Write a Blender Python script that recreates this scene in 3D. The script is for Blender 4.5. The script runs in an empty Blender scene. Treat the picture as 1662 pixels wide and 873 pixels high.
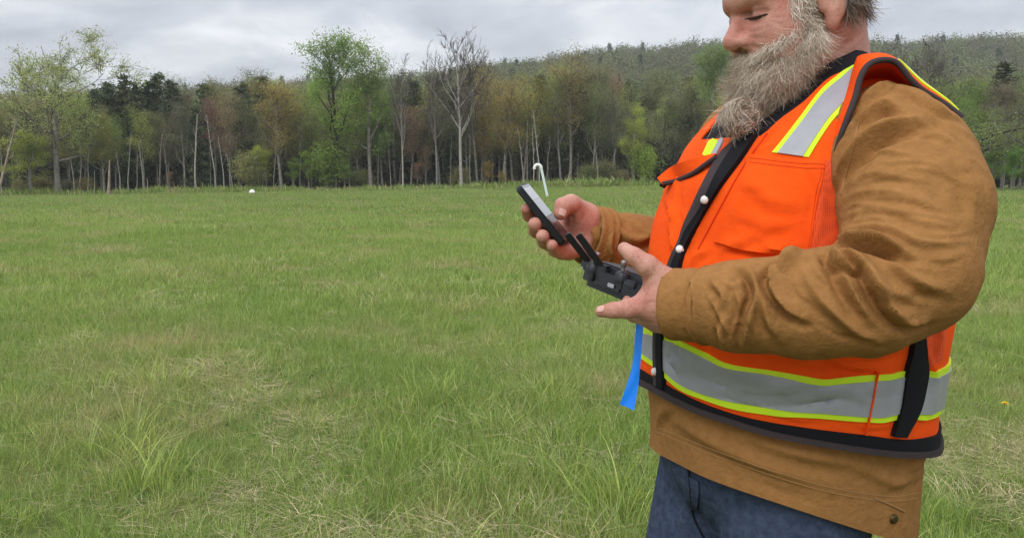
import bpy, bmesh, math, random
import numpy as np
from mathutils import Vector, Matrix
from mathutils.bvhtree import BVHTree

# ------------------------------------------------------------------ camera, sky, sun, exposure
SC = bpy.context.scene
COL = SC.collection
CAM_Z, PITCH, FOC = 1.42, math.radians(6.54), 950.0          # focal length for a frame 1200 wide
cam = bpy.data.objects.new('camera', bpy.data.cameras.new('camera'))
COL.objects.link(cam)
SC.camera = cam
cam.location = (0, 0, CAM_Z)
cam.rotation_euler = (math.pi / 2 - PITCH, 0, 0)
cam.data.sensor_width = 36.0
cam.data.lens = 36.0 * FOC / 1200.0
cam.data.clip_start = 0.05
cam.data.clip_end = 6000.0

SUN_EL, SUN_AZ = math.radians(48), math.radians(212)
world = bpy.data.worlds.new('World')
SC.world = world
world.use_nodes = True
wt = world.node_tree
for n in list(wt.nodes):
    wt.nodes.remove(n)


def N(t, typ, **kw):
    n = t.nodes.new(typ)
    for k, v in kw.items():
        if k == 'ins':
            for kk, vv in v.items():
                n.inputs[kk].default_value = vv
        else:
            setattr(n, k, v)
    return n


def ramp(t, stops, interp='LINEAR'):
    n = t.nodes.new('ShaderNodeValToRGB')
    n.color_ramp.interpolation = interp
    el = n.color_ramp.elements
    while len(el) < len(stops):
        el.new(0.5)
    for e, (p, c) in zip(el, stops):
        e.position = p
        e.color = (c[0], c[1], c[2], 1) if not isinstance(c, (int, float)) else (c, c, c, 1)
    return n


def make_world():
    t = wt
    L = t.links.new
    out = N(t, 'ShaderNodeOutputWorld')
    sky = N(t, 'ShaderNodeTexSky', sky_type='NISHITA')
    sky.sun_disc = False
    sky.sun_elevation = SUN_EL
    sky.sun_rotation = SUN_AZ
    bg_sky = N(t, 'ShaderNodeBackground', ins={'Strength': 0.10})
    L(sky.outputs[0], bg_sky.inputs['Color'])
    # overcast deck: clouds on a level ceiling, seen in perspective
    geo = N(t, 'ShaderNodeTexCoord')
    sep = N(t, 'ShaderNodeSeparateXYZ')
    L(geo.outputs['Generated'], sep.inputs[0])
    zc = N(t, 'ShaderNodeMath', operation='MAXIMUM', ins={1: 0.0})
    L(sep.outputs['Z'], zc.inputs[0])
    zo = N(t, 'ShaderNodeMath', operation='ADD', ins={1: 0.24})
    L(zc.outputs[0], zo.inputs[0])
    dx = N(t, 'ShaderNodeMath', operation='DIVIDE')
    dy = N(t, 'ShaderNodeMath', operation='DIVIDE')
    L(sep.outputs['X'], dx.inputs[0]); L(zo.outputs[0], dx.inputs[1])
    L(sep.outputs['Y'], dy.inputs[0]); L(zo.outputs[0], dy.inputs[1])
    cmb = N(t, 'ShaderNodeCombineXYZ', ins={'Z': 3.7})
    L(dx.outputs[0], cmb.inputs['X']); L(dy.outputs[0], cmb.inputs['Y'])
    n1 = N(t, 'ShaderNodeTexNoise', ins={'Scale': 2.6, 'Detail': 8.0, 'Roughness': 0.52, 'Distortion': 0.35})
    L(cmb.outputs[0], n1.inputs['Vector'])
    cr = ramp(t, [(0.30, (0.43, 0.455, 0.505)), (0.46, (0.55, 0.58, 0.625)), (0.56, (0.68, 0.70, 0.735)), (0.67, (0.86, 0.865, 0.88))])
    L(n1.outputs['Fac'], cr.inputs['Fac'])
    # an overcast sky is brighter overhead than at the horizon
    zr = N(t, 'ShaderNodeMapRange', ins={'From Min': 0.05, 'From Max': 1.0, 'To Min': 0.98, 'To Max': 2.3})
    L(zc.outputs[0], zr.inputs['Value'])
    bg_c = N(t, 'ShaderNodeBackground')
    L(cr.outputs['Color'], bg_c.inputs['Color'])
    L(zr.outputs[0], bg_c.inputs['Strength'])
    mx = N(t, 'ShaderNodeMixShader', ins={'Fac': 0.9})
    L(bg_sky.outputs[0], mx.inputs[1]); L(bg_c.outputs[0], mx.inputs[2])
    L(mx.outputs[0], out.inputs['Surface'])


make_world()
sun_d = bpy.data.lights.new('sun', 'SUN')
sun_d.energy = 1.5
sun_d.angle = math.radians(35)
sun_d.color = (1.0, 0.97, 0.92)
sun = bpy.data.objects.new('sun', sun_d)
COL.objects.link(sun)
# light comes from the azimuth SUN_AZ (clockwise from +Y), elevation SUN_EL
_sd = Vector((math.sin(SUN_AZ) * math.cos(SUN_EL), math.cos(SUN_AZ) * math.cos(SUN_EL), math.sin(SUN_EL)))
sun.rotation_euler = (-_sd).to_track_quat('-Z', 'Y').to_euler()
SC.view_settings.view_transform = 'Standard'
SC.view_settings.look = 'None'
SC.view_settings.exposure = 0.18
SC.view_settings.gamma = 1.0

# ------------------------------------------------------------------ helpers
CT, ST = math.cos(PITCH), math.sin(PITCH)
SQ = 630.0 / 443.0


def ray(px, py):
    X = (np.asarray(px, float) - 600.0) / FOC
    U = (315.0 - np.asarray(py, float) * SQ) / FOC
    return np.stack([X, CT + U * ST, U * CT - ST], -1)


def at(px, py, y):
    """world point seen at photo position (px, py), on the vertical plane y metres from the camera"""
    d = ray(px, py)
    s = np.asarray(y, float) / d[..., 1]
    p = d * s[..., None]
    p[..., 2] += CAM_Z
    return p


EYE = np.array([0, 0, CAM_Z])


def mesh_obj(name, verts, faces, mat=None, parent=None, smooth=True, mats=None, midx=None):
    me = bpy.data.meshes.new(name)
    me.from_pydata([tuple(v) for v in verts] if not isinstance(verts, np.ndarray) else verts.tolist(), [],
                   faces.tolist() if isinstance(faces, np.ndarray) else faces)
    if smooth:
        me.polygons.foreach_set('use_smooth', np.ones(len(me.polygons), bool))
    for m in (mats or ([mat] if mat else [])):
        me.materials.append(m)
    if midx is not None:
        me.polygons.foreach_set('material_index', np.asarray(midx, np.int32))
    me.update()
    o = bpy.data.objects.new(name, me)
    COL.objects.link(o)
    if parent is not None:
        o.parent = parent
    return o


def fast_mesh(name, V, F):
    """mesh from numpy arrays; every face has the same number of corners"""
    V = np.ascontiguousarray(V, np.float32); F = np.ascontiguousarray(F, np.int32)
    me = bpy.data.meshes.new(name)
    nf, k = F.shape
    me.vertices.add(len(V)); me.vertices.foreach_set('co', V.ravel())
    me.loops.add(nf * k); me.loops.foreach_set('vertex_index', F.ravel())
    me.polygons.add(nf)
    me.polygons.foreach_set('loop_start', np.arange(0, nf * k, k, dtype=np.int32))
    me.polygons.foreach_set('loop_total', np.full(nf, k, np.int32))
    me.update(calc_edges=True)
    return me


def link(name, me, mat=None, parent=None, smooth=True):
    if smooth:
        me.polygons.foreach_set('use_smooth', np.ones(len(me.polygons), bool))
    if mat and not me.materials:
        me.materials.append(mat)
    o = bpy.data.objects.new(name, me)
    COL.objects.link(o)
    if parent is not None:
        o.parent = parent
    return o


def tag(o, label=None, cat=None, group=None, kind=None):
    if label: o['label'] = label
    if cat: o['category'] = cat
    if group: o['group'] = group
    if kind: o['kind'] = kind
    return o


def empty(name, loc=(0, 0, 0)):
    o = bpy.data.objects.new(name, None)
    o.empty_display_size = 0.1
    COL.objects.link(o)
    o.location = loc
    return o


def material(name, color, rough=0.8, var=0.0, vscale=20.0, bump=0.0, bscale=200.0, spec=0.3, metal=0.0, color2=None, sheen=0.0,
             trans=0.0):
    m = bpy.data.materials.new(name)
    m.use_nodes = True
    t = m.node_tree
    b = t.nodes['Principled BSDF']
    b.inputs['Roughness'].default_value = rough
    b.inputs['Specular IOR Level'].default_value = spec
    b.inputs['Metallic'].default_value = metal
    b.inputs['Sheen Weight'].default_value = sheen
    co = N(t, 'ShaderNodeTexCoord')
    if color2 is None and var > 0:
        color2 = [c * (1 - var) for c in color]
        color = [min(1, c * (1 + var)) for c in color]
    if color2 is not None:
        n = N(t, 'ShaderNodeTexNoise', ins={'Scale': vscale, 'Detail': 5.0, 'Roughness': 0.6})
        t.links.new(co.outputs['Object'], n.inputs['Vector'])
        r = ramp(t, [(0.32, color2), (0.68, color)])
        t.links.new(n.outputs['Fac'], r.inputs['Fac'])
        t.links.new(r.outputs['Color'], b.inputs['Base Color'])
    else:
        b.inputs['Base Color'].default_value = (*color, 1)
    if bump > 0:
        n2 = N(t, 'ShaderNodeTexNoise', ins={'Scale': bscale, 'Detail': 3.0})
        t.links.new(co.outputs['Object'], n2.inputs['Vector'])
        bp = N(t, 'ShaderNodeBump', ins={'Strength': bump, 'Distance': 0.002})
        t.links.new(n2.outputs['Fac'], bp.inputs['Height'])
        t.links.new(bp.outputs['Normal'], b.inputs['Normal'])
    return m


def cloth_mat(name, color, color2, weave=420.0, crease=0.5, vscale=22):
    m = material(name, color, 0.9, color2=color2, vscale=vscale, spec=0.12)
    t = m.node_tree; b = t.nodes['Principled BSDF']
    co = N(t, 'ShaderNodeTexCoord')
    h = None
    for sc, st in ((weave, .35), (95.0, crease), (32.0, crease * .8)):
        n = N(t, 'ShaderNodeTexNoise', ins={'Scale': sc, 'Detail': 4.0, 'Roughness': .6, 'Distortion': .6 if sc < 200 else 0})
        t.links.new(co.outputs['Object'], n.inputs['Vector'])
        bp = N(t, 'ShaderNodeBump', ins={'Strength': st, 'Distance': .0014 if sc > 200 else (.003 if sc > 50 else .006)})
        t.links.new(n.outputs['Fac'], bp.inputs['Height'])
        if h is not None:
            t.links.new(h.outputs['Normal'], bp.inputs['Normal'])
        h = bp
    t.links.new(h.outputs['Normal'], b.inputs['Normal'])
    return m


# ---- signed distance modelling: capsules and ellipsoids blended, meshed with surface nets
def sd_capsule(P, a, b, ra, rb):
    a = np.asarray(a, np.float32); b = np.asarray(b, np.float32)
    ba = b - a
    L2 = float(ba @ ba) + 1e-12
    t = np.clip(((P - a) @ ba) / L2, 0, 1)
    d = np.sqrt(((P - a - t[:, None] * ba) ** 2).sum(1))
    return d - (ra + (rb - ra) * t)


def sd_ellipsoid(P, c, r, R=None):
    q = P - np.asarray(c, np.float32)
    if R is not None:
        q = q @ np.asarray(R, np.float32).T          # rows of R are the axes
    r = np.asarray(r, np.float32)
    k0 = np.sqrt(((q / r) ** 2).sum(1))
    k1 = np.sqrt(((q / (r * r)) ** 2).sum(1)) + 1e-9
    return k0 * (k0 - 1.0) / k1


def smin(a, b, k):
    h = np.clip(0.5 + 0.5 * (b - a) / k, 0, 1)
    return b + (a - b) * h - k * h * (1 - h)


def smax(a, b, k):
    return -smin(-a, -b, k)


def surface_nets(f, lo, hi, h):
    lo = np.asarray(lo, float); hi = np.asarray(hi, float)
    n = np.ceil((hi - lo) / h).astype(int) + 1
    ax = [lo[i] + h * np.arange(n[i]) for i in range(3)]
    G = np.empty(tuple(n), np.float32)
    step = max(1, int(400000 // (n[1] * n[2])))
    for i in range(0, n[0], step):
        X, Y, Z = np.meshgrid(ax[0][i:i + step], ax[1], ax[2], indexing='ij')
        P = np.stack([X.ravel(), Y.ravel(), Z.ravel()], 1).astype(np.float32)
        G[i:i + step] = f(P).reshape(X.shape)
    S = G < 0
    nc = n - 1
    cnt = np.zeros(tuple(nc), np.int32)
    acc = np.zeros(tuple(nc) + (3,), np.float32)
    anyS = np.zeros(tuple(nc), bool); allS = np.ones(tuple(nc), bool)
    offs = [(i, j, k) for i in (0, 1) for j in (0, 1) for k in (0, 1)]

    def sl(o):
        return tuple(slice(o[i], o[i] + nc[i]) for i in range(3))
    for o in offs:
        s = S[sl(o)]
        anyS |= s; allS &= s
    act = np.argwhere(anyS & ~allS)
    corner = {o: G[act[:, 0] + o[0], act[:, 1] + o[1], act[:, 2] + o[2]] for o in offs}
    pos = np.zeros((len(act), 3), np.float32); c = np.zeros(len(act), np.float32)
    for o in offs:
        for d in range(3):
            if o[d] == 0:
                o2 = list(o); o2[d] = 1; o2 = tuple(o2)
                g0, g1 = corner[o], corner[o2]
                m = (g0 < 0) != (g1 < 0)
                t = np.where(m, g0 / np.where(m, g0 - g1, 1), 0)
                p = np.tile(np.array(o, np.float32), (len(act), 1)); p[:, d] += t
                pos[m] += p[m]; c[m] += 1
    V = lo + (act + pos / c[:, None]) * h
    idx = np.full(tuple(nc), -1, np.int32)
    idx[act[:, 0], act[:, 1], act[:, 2]] = np.arange(len(act))
    F = []
    for d in range(3):
        e1, e2 = [(1, 2), (2, 0), (0, 1)][d]
        s0 = S.take(range(0, n[d] - 1), d); s1 = S.take(range(1, n[d]), d)
        E = np.argwhere(s0 != s1)
        ok = (E[:, e1] > 0) & (E[:, e2] > 0) & (E[:, e1] < nc[e1]) & (E[:, e2] < nc[e2])
        E = E[ok]
        flip = s1[E[:, 0], E[:, 1], E[:, 2]]
        q = []
        for a, b in ((0, 0), (1, 0), (1, 1), (0, 1)):
            C = E.copy(); C[:, e1] -= a; C[:, e2] -= b
            q.append(idx[C[:, 0], C[:, 1], C[:, 2]])
        q = np.stack(q, 1)
        q[flip] = q[flip][:, ::-1]
        F.append(q)
    F = np.concatenate(F)
    F = F[(F >= 0).all(1)]
    return V, F


def vnormals(V, F):
    k = F.shape[1]
    a, b, c = V[F[:, 0]], V[F[:, 1]], V[F[:, 2]]
    if k == 4:
        nf = np.cross(V[F[:, 2]] - a, V[F[:, 3]] - b)
    else:
        nf = np.cross(b - a, c - a)
    n = np.zeros_like(V)
    for i in range(k):
        np.add.at(n, F[:, i], nf)
    return n / (np.linalg.norm(n, axis=1, keepdims=True) + 1e-12)


def bvh_of(V, F):
    return BVHTree.FromPolygons([Vector(v) for v in V.tolist()], F.tolist())


def cast(bvh, px, py):
    d = Vector(ray(px, py)).normalized()
    loc, nor, i, dist = bvh.ray_cast(Vector(EYE), d)
    return loc, nor, i


def resample(pts, n):
    pts = np.asarray(pts, float)
    # Catmull-Rom through the points, then even steps along the length
    P = np.vstack([2 * pts[0] - pts[1], pts, 2 * pts[-1] - pts[-2]])
    out = []
    for i in range(1, len(P) - 2):
        t = np.linspace(0, 1, 12, endpoint=False)[:, None]
        p0, p1, p2, p3 = P[i - 1], P[i], P[i + 1], P[i + 2]
        out.append(0.5 * (2 * p1 + (p2 - p0) * t + (2 * p0 - 5 * p1 + 4 * p2 - p3) * t ** 2 + (3 * p1 - p0 - 3 * p2 + p3) * t ** 3))
    D = np.vstack(out + [pts[-1:]])
    s = np.r_[0, np.cumsum(np.linalg.norm(np.diff(D, axis=0), axis=1))]
    u = np.linspace(0, s[-1], n)
    return np.stack([np.interp(u, s, D[:, k]) for k in range(D.shape[1])], 1)


def sculpt(V, F, strokes, facing=True):
    """folds: each stroke is (photo polyline, half width m, height m, valley share); vertices near it move along their normal"""
    b = bvh_of(V, F)
    Nn = vnormals(V, F)
    disp = np.zeros(len(V))
    vd = V - EYE
    vd /= np.linalg.norm(vd, axis=1, keepdims=True)
    front = np.clip(-(Nn * vd).sum(1) * 3 + 0.6, 0, 1) if facing else 1.0
    for pts, w, amp, valley in strokes:
        pp = resample(pts, 14)
        hits = []
        for (x, y) in pp:
            l, n_, i = cast(b, x, y)
            if l is not None:
                hits.append((np.array(l), np.array(n_)))
        if len(hits) < 2:
            continue
        H = np.array([h[0] for h in hits])
        best = np.full(len(V), 1e9); side = np.zeros(len(V)); tt = np.zeros(len(V))
        lo, hi = H.min(0) - 4 * w, H.max(0) + 4 * w
        sel = np.where(((V > lo) & (V < hi)).all(1))[0]
        vs = V[sel]
        bb = np.full(len(sel), 1e9); sd = np.zeros(len(sel)); tp = np.zeros(len(sel))
        for i in range(len(H) - 1):
            a, c = H[i], H[i + 1]
            ac = c - a
            t = np.clip(((vs - a) @ ac) / (ac @ ac + 1e-12), 0, 1)
            q = vs - a - t[:, None] * ac
            d = np.linalg.norm(q, axis=1)
            bn = np.cross(ac, hits[i][1]); bn /= np.linalg.norm(bn) + 1e-12
            m = d < bb
            bb[m] = d[m]; sd[m] = (q @ bn)[m]; tp[m] = (i + t[m]) / (len(H) - 1)
        env = np.sin(np.pi * np.clip(tp, 0.03, 0.97)) ** 0.6
        g = np.exp(-(bb / w) ** 1.45)
        prof = g - valley * np.exp(-((np.abs(sd - 1.25 * w) / (0.9 * w)) ** 2)) * np.exp(-(np.clip(bb - 1.6 * w, 0, None) / w) ** 2)
        disp[sel] += amp * env * prof
    return V + Nn * (disp * front)[:, None]


def patch(bvh, top, bot, n, m, off, thick=0.0015, name='patch', mat=None, parent=None, smooth=True, wob=0.0):
    """a cloth piece laid on a surface: two photo polylines are dropped on it, lifted by off, and closed with an edge"""
    T, B = resample(top, n), resample(bot, n)
    G = np.zeros((n, m, 3)); Nn = np.zeros((n, m, 3)); ok = np.zeros((n, m), bool)
    for i in range(n):
        for j in range(m):
            s = j / (m - 1)
            p = T[i] * (1 - s) + B[i] * s
            l, nn, _ = cast(bvh, p[0], p[1])
            if l is not None:
                G[i, j] = l; Nn[i, j] = nn; ok[i, j] = True
    # rays that miss (past the outline) take their neighbour's point, pushed on
    for _ in range(6):
        for i in range(n):
            for j in range(m):
                if not ok[i, j]:
                    for di, dj in ((-1, 0), (1, 0), (0, 1), (0, -1)):
                        a, c = i + di, j + dj
                        if 0 <= a < n and 0 <= c < m and ok[a, c]:
                            G[i, j] = G[a, c]; Nn[i, j] = Nn[a, c]; ok[i, j] = True
                            break
    for _ in range(2):                      # soften the facet normals
        M = Nn.copy()
        M[1:] += Nn[:-1]; M[:-1] += Nn[1:]; M[:, 1:] += Nn[:, :-1]; M[:, :-1] += Nn[:, 1:]
        Nn = M / (np.linalg.norm(M, axis=2, keepdims=True) + 1e-9)
    up = G + Nn * (off + thick)
    return grid_slab(up, Nn, off + thick + 0.001, name, mat, parent, smooth)


def grid_slab(up, Nn, depth, name, mat, parent, smooth=True, closed=False):
    n, m = up.shape[:2]
    dn = up - Nn * depth
    V = np.concatenate([up.reshape(-1, 3), dn.reshape(-1, 3)])
    F = []
    k = n * m
    for i in range(n if closed else n - 1):
        i2 = (i + 1) % n
        for j in range(m - 1):
            a, b, c, d = i * m + j, i2 * m + j, i2 * m + j + 1, i * m + j + 1
            F.append((a, b, c, d)); F.append((k + d, k + c, k + b, k + a))
        F.append((i * m, k + i * m, k + i2 * m, i2 * m))
        F.append((i * m + m - 1, i2 * m + m - 1, k + i2 * m + m - 1, k + i * m + m - 1))
    if not closed:
        for j in range(m - 1):
            F.append((j, j + 1, k + j + 1, k + j))
            e = (n - 1) * m + j
            F.append((e, k + e, k + e + 1, e + 1))
    me = fast_mesh(name, V, np.array(F))
    bm = bmesh.new(); bm.from_mesh(me); bmesh.ops.recalc_face_normals(bm, faces=bm.faces)
    bm.to_mesh(me); bm.free()
    o = link(name, me, mat, parent, smooth)
    if smooth:
        o.data.set_sharp_from_angle(angle=math.radians(50))
    return o


def tube(pts, radii, sides=8):
    pts = np.asarray(pts, float); n = len(pts)
    radii = np.broadcast_to(np.asarray(radii, float), (n,))
    T = np.gradient(pts, axis=0); T /= np.linalg.norm(T, axis=1, keepdims=True) + 1e-12
    ref = np.array([0.31, 0.95, 0.05]) if abs(T[0][2]) > 0.7 else np.array([0.05, 0.1, 1.0])
    V = []
    for i in range(n):
        u = np.cross(T[i], ref); u /= np.linalg.norm(u) + 1e-12
        w = np.cross(T[i], u)
        a = np.arange(sides) * 2 * np.pi / sides
        V.append(pts[i] + radii[i] * (np.cos(a)[:, None] * u + np.sin(a)[:, None] * w))
    V = np.concatenate(V)
    F = []
    for i in range(n - 1):
        for j in range(sides):
            j2 = (j + 1) % sides
            F.append((i * sides + j, i * sides + j2, (i + 1) * sides + j2, (i + 1) * sides + j))
    return V, np.array(F)


def join_parts(parts):
    V, F, o = [], [], 0
    for p in parts:
        V.append(np.asarray(p[0])); F.append(np.asarray(p[1]) + o); o += len(p[0])
    return np.concatenate(V), np.concatenate(F)
# ------------------------------------------------------------------ the man
rng = np.random.default_rng(7)
M = {}
M['skin'] = material('skin', (0.56, 0.305, 0.235), 0.5, color2=(0.48, 0.185, 0.14), vscale=24, bump=0.55, bscale=520, spec=0.4)
_t = M['skin'].node_tree
_n2 = N(_t, 'ShaderNodeTexNoise', ins={'Scale': 260.0, 'Detail': 3.0})
_tc = N(_t, 'ShaderNodeTexCoord')
_t.links.new(_tc.outputs['Object'], _n2.inputs['Vector'])
_r2 = ramp(_t, [(.34, (.82, .74, .70)), (.48, (1, 1, 1)), (.7, (1.06, 1.05, 1.04))])
_t.links.new(_n2.outputs['Fac'], _r2.inputs['Fac'])
_mx = N(_t, 'ShaderNodeMix', data_type='RGBA', blend_type='MULTIPLY', ins={0: .8})
_src = _t.nodes['Principled BSDF'].inputs['Base Color'].links[0].from_socket
_t.links.new(_src, _mx.inputs[6]); _t.links.new(_r2.outputs['Color'], _mx.inputs[7])
_t.links.new(_mx.outputs[2], _t.nodes['Principled BSDF'].inputs['Base Color'])
M['skin'].node_tree.nodes['Principled BSDF'].inputs['Subsurface Weight'].default_value = 0.12
M['skin'].node_tree.nodes['Principled BSDF'].inputs['Subsurface Radius'].default_value = (0.012, 0.004, 0.002)
M['skin'].node_tree.nodes['Principled BSDF'].inputs['Subsurface Scale'].default_value = 0.5
M['canvas'] = cloth_mat('brown_canvas', (0.345, 0.170, 0.058), (0.280, 0.134, 0.044), crease=.62, vscale=60)
M['stitch'] = material('tan_stitching', (0.36, 0.19, 0.075), 0.9)
M['orange'] = cloth_mat('orange_fabric', (0.97, 0.105, 0.009), (0.90, 0.085, 0.007), 500.0, .28)
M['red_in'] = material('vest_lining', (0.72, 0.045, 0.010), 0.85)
M['silver'] = material('silver_reflective', (0.335, 0.34, 0.375), 0.36, var=0.07, vscale=30, bump=0.10, bscale=90, spec=0.5)
M['lime'] = material('lime_border', (0.62, 0.86, 0.025), 0.75, var=0.04, vscale=30)
M['black'] = material('black_binding', (0.010, 0.010, 0.013), 0.85, bump=0.2, bscale=900, spec=0.2)
M['greytrim'] = material('dark_grey_binding', (0.055, 0.042, 0.045), 0.85, bump=0.2, bscale=900, spec=0.2)
M['navy'] = cloth_mat('navy_denim', (0.060, 0.082, 0.135), (0.030, 0.042, 0.076), 600.0, .6, 70)
M['snap'] = material('pearl_snap', (0.80, 0.76, 0.74), 0.25, spec=0.6)
M['brass'] = material('dark_brass', (0.10, 0.07, 0.03), 0.4, metal=0.8)
M['nail'] = material('fingernail', (0.62, 0.36, 0.30), 0.3, spec=0.5)
M['beard'] = material('beard_shade', (0.30, 0.22, 0.155), 0.9, color2=(0.19, 0.135, 0.095), vscale=60)
M['eye'] = material('eye_white', (0.45, 0.40, 0.38), 0.2, spec=0.5)
M['lash'] = material('eyelash', (0.06, 0.035, 0.025), 0.8)
M['blackplastic'] = material('black_plastic', (0.012, 0.013, 0.016), 0.42, bump=0.1, bscale=1200, spec=0.4)
M['darkgrey'] = material('dark_grey_plastic', (0.022, 0.024, 0.028), 0.45, spec=0.4)
M['metal'] = material('grey_metal', (0.45, 0.45, 0.46), 0.3, metal=0.9)
M['boot'] = material('boot_leather', (0.09, 0.055, 0.03), 0.6, var=0.2, vscale=20)


def mesh_fabric():
    m = bpy.data.materials.new('orange_mesh_fabric')
    m.use_nodes = True
    t = m.node_tree; b = t.nodes['Principled BSDF']
    b.inputs['Roughness'].default_value = 0.85
    co = N(t, 'ShaderNodeTexCoord')
    v = N(t, 'ShaderNodeTexVoronoi', ins={'Scale': 330.0, 'Randomness': 0.15})
    t.links.new(co.outputs['Object'], v.inputs['Vector'])
    r = ramp(t, [(0.2, (0.50, 0.048, 0.006)), (0.5, (0.82, 0.080, 0.008))])
    t.links.new(v.outputs['Distance'], r.inputs['Fac'])
    t.links.new(r.outputs['Color'], b.inputs['Base Color'])
    return m


M['meshfab'] = mesh_fabric()


def hair_mat(name, cols):
    m = bpy.data.materials.new(name)
    m.use_nodes = True
    t = m.node_tree; b = t.nodes['Principled BSDF']
    b.inputs['Roughness'].default_value = 0.5
    b.inputs['Specular IOR Level'].default_value = 0.35
    a = N(t, 'ShaderNodeAttribute', attribute_name='shade')
    r = ramp(t, [(i / (len(cols) - 1), c) for i, c in enumerate(cols)])
    t.links.new(a.outputs['Fac'], r.inputs['Fac'])
    t.links.new(r.outputs['Color'], b.inputs['Base Color'])
    return m


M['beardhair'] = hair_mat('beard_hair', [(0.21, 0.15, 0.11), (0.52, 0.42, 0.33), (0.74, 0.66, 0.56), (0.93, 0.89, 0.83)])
M['greyhair'] = hair_mat('grey_brown_hair', [(0.09, 0.068, 0.05), (0.20, 0.155, 0.115), (0.34, 0.29, 0.24), (0.55, 0.51, 0.46)])

man = empty('person', (0.42, 1.33, 0))
tag(man, 'bearded man in orange safety vest and brown canvas jacket looking down at a phone', 'person')
bpy.context.view_layer.update()


def in_man(o):
    """children are modelled in world coordinates"""
    p = o.parent
    off = Vector((0, 0, 0))
    while p is not None:
        off += p.location
        p = p.parent
    o.data.transform(Matrix.Translation(-off))
    return o


def child(name, V, F, mat, parent=None, smooth=True):
    me = fast_mesh(name, V, F)
    return in_man(link(name, me, mat, parent or man, smooth))


def cap_nodes(nodes):
    """(px, py, depth, radius in photo pixels) -> world capsule chain"""
    out = []
    for px, py, d, r in nodes:
        out.append((at(px, py, d), r * d / FOC))
    return out


def sd_chain(P, ch, k=0.02):
    d = None
    for (a, ra), (b, rb) in zip(ch[:-1], ch[1:]):
        e = sd_capsule(P, a, b, ra, rb)
        d = e if d is None else smin(d, e, k)
    return d


# ---- torso: elliptical sections stacked by height
YAW = math.radians(22)
FW = np.array([-math.cos(YAW), -math.sin(YAW)])
LF = np.array([math.sin(YAW), -math.cos(YAW)])
TY = 1.33
KEYS = [  # photo row, left edge, right edge, half width towards the camera (m)
    (443, 779, 1040, .210), (425, 776, 1042, .215), (400, 774, 1046, .221), (372, 773, 1048, .226), (340, 770, 1049, .232), (310, 768, 1056, .236),
    (280, 768, 1066, .238), (250, 772, 1080, .237), (215, 778, 1090, .230), (185, 785, 1094, .225),
    (150, 797, 1092, .220), (120, 824, 1082, .215), (100, 852, 1068, .200), (84, 878, 1046, .173), (70, 893, 1026, .138),
    (57, 900, 1006, .100), (45, 906, 992, .080), (33, 908, 986, .075)]
_k = np.array(KEYS, float)
_z = np.array([at(600, r[0], TY)[2] for r in _k])
_mid = np.array([at((r[1] + r[2]) / 2, r[0], TY)[0] for r in _k])
_A = np.array([(at(r[2], r[0], TY)[0] - at(r[1], r[0], TY)[0]) / 2 for r in _k])
_b = _k[:, 3]
_a = np.sqrt(np.maximum(_A ** 2 - (_b * math.sin(YAW)) ** 2, 1e-4)) / math.cos(YAW)
zt = np.linspace(_z[0] - 0.10, _z[-1] + 0.02, 400)


def _smooth(v):
    k = np.exp(-np.linspace(-2, 2, 25) ** 2); k /= k.sum()
    p = np.pad(np.interp(zt, _z, v), 12, mode='edge')
    return np.convolve(p, k, 'valid')


tab_a, tab_b, tab_m = _smooth(_a), _smooth(_b), _smooth(_mid)
SE = 2.25


def torso(u, z, off=0.0):
    a = np.interp(z, zt, tab_a) + off; b = np.interp(z, zt, tab_b) + off; m = np.interp(z, zt, tab_m)
    c, s = np.cos(u), np.sin(u)
    x = a * np.sign(c) * np.abs(c) ** (2 / SE); y = b * np.sign(s) * np.abs(s) ** (2 / SE)
    P = np.stack([m + x * FW[0] + y * LF[0], TY + x * FW[1] + y * LF[1], z], -1)
    return P


def torso_inv(p):
    z = p[2]
    a = np.interp(z, zt, tab_a); b = np.interp(z, zt, tab_b); m = np.interp(z, zt, tab_m)
    q = np.array([p[0] - m, p[1] - TY])
    x, y = q @ FW / a, q @ LF / b
    return math.atan2(np.sign(y) * abs(y) ** (SE / 2), np.sign(x) * abs(x) ** (SE / 2)), z


def grid_FN(nu, nv):
    F = []
    for i in range(nu):
        i2 = (i + 1) % nu
        for j in range(nv - 1):
            F.append((i * nv + j, i2 * nv + j, i2 * nv + j + 1, i * nv + j + 1))
    return np.array(F)


NU, NV = 180, 150
uu = np.linspace(0, 2 * np.pi, NU, endpoint=False)
full_u = np.repeat(uu, NV)
full_V = torso(full_u, np.tile(np.linspace(zt[0] + 0.01, zt[-1] - 0.005, NV), NU))
full_F = grid_FN(NU, NV)
bvh_torso = bvh_of(full_V, full_F)


def curve_u(pix, sym=False, n=60):
    """a photo polyline on the torso as z(u), closed round the hidden side"""
    us, zs = [], []
    for p in resample(pix, n):
        l, nn, i = cast(bvh_torso, *p)
        if l is not None:
            u, z = torso_inv(np.array(l))
            us.append(u); zs.append(z)
            if sym:
                us.append(-u); zs.append(z)
    us, zs = np.array(us), np.array(zs)
    o = np.argsort(us)
    return lambda u: np.interp((u + np.pi) % (2 * np.pi) - np.pi, us[o], zs[o], period=2 * np.pi)


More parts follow.
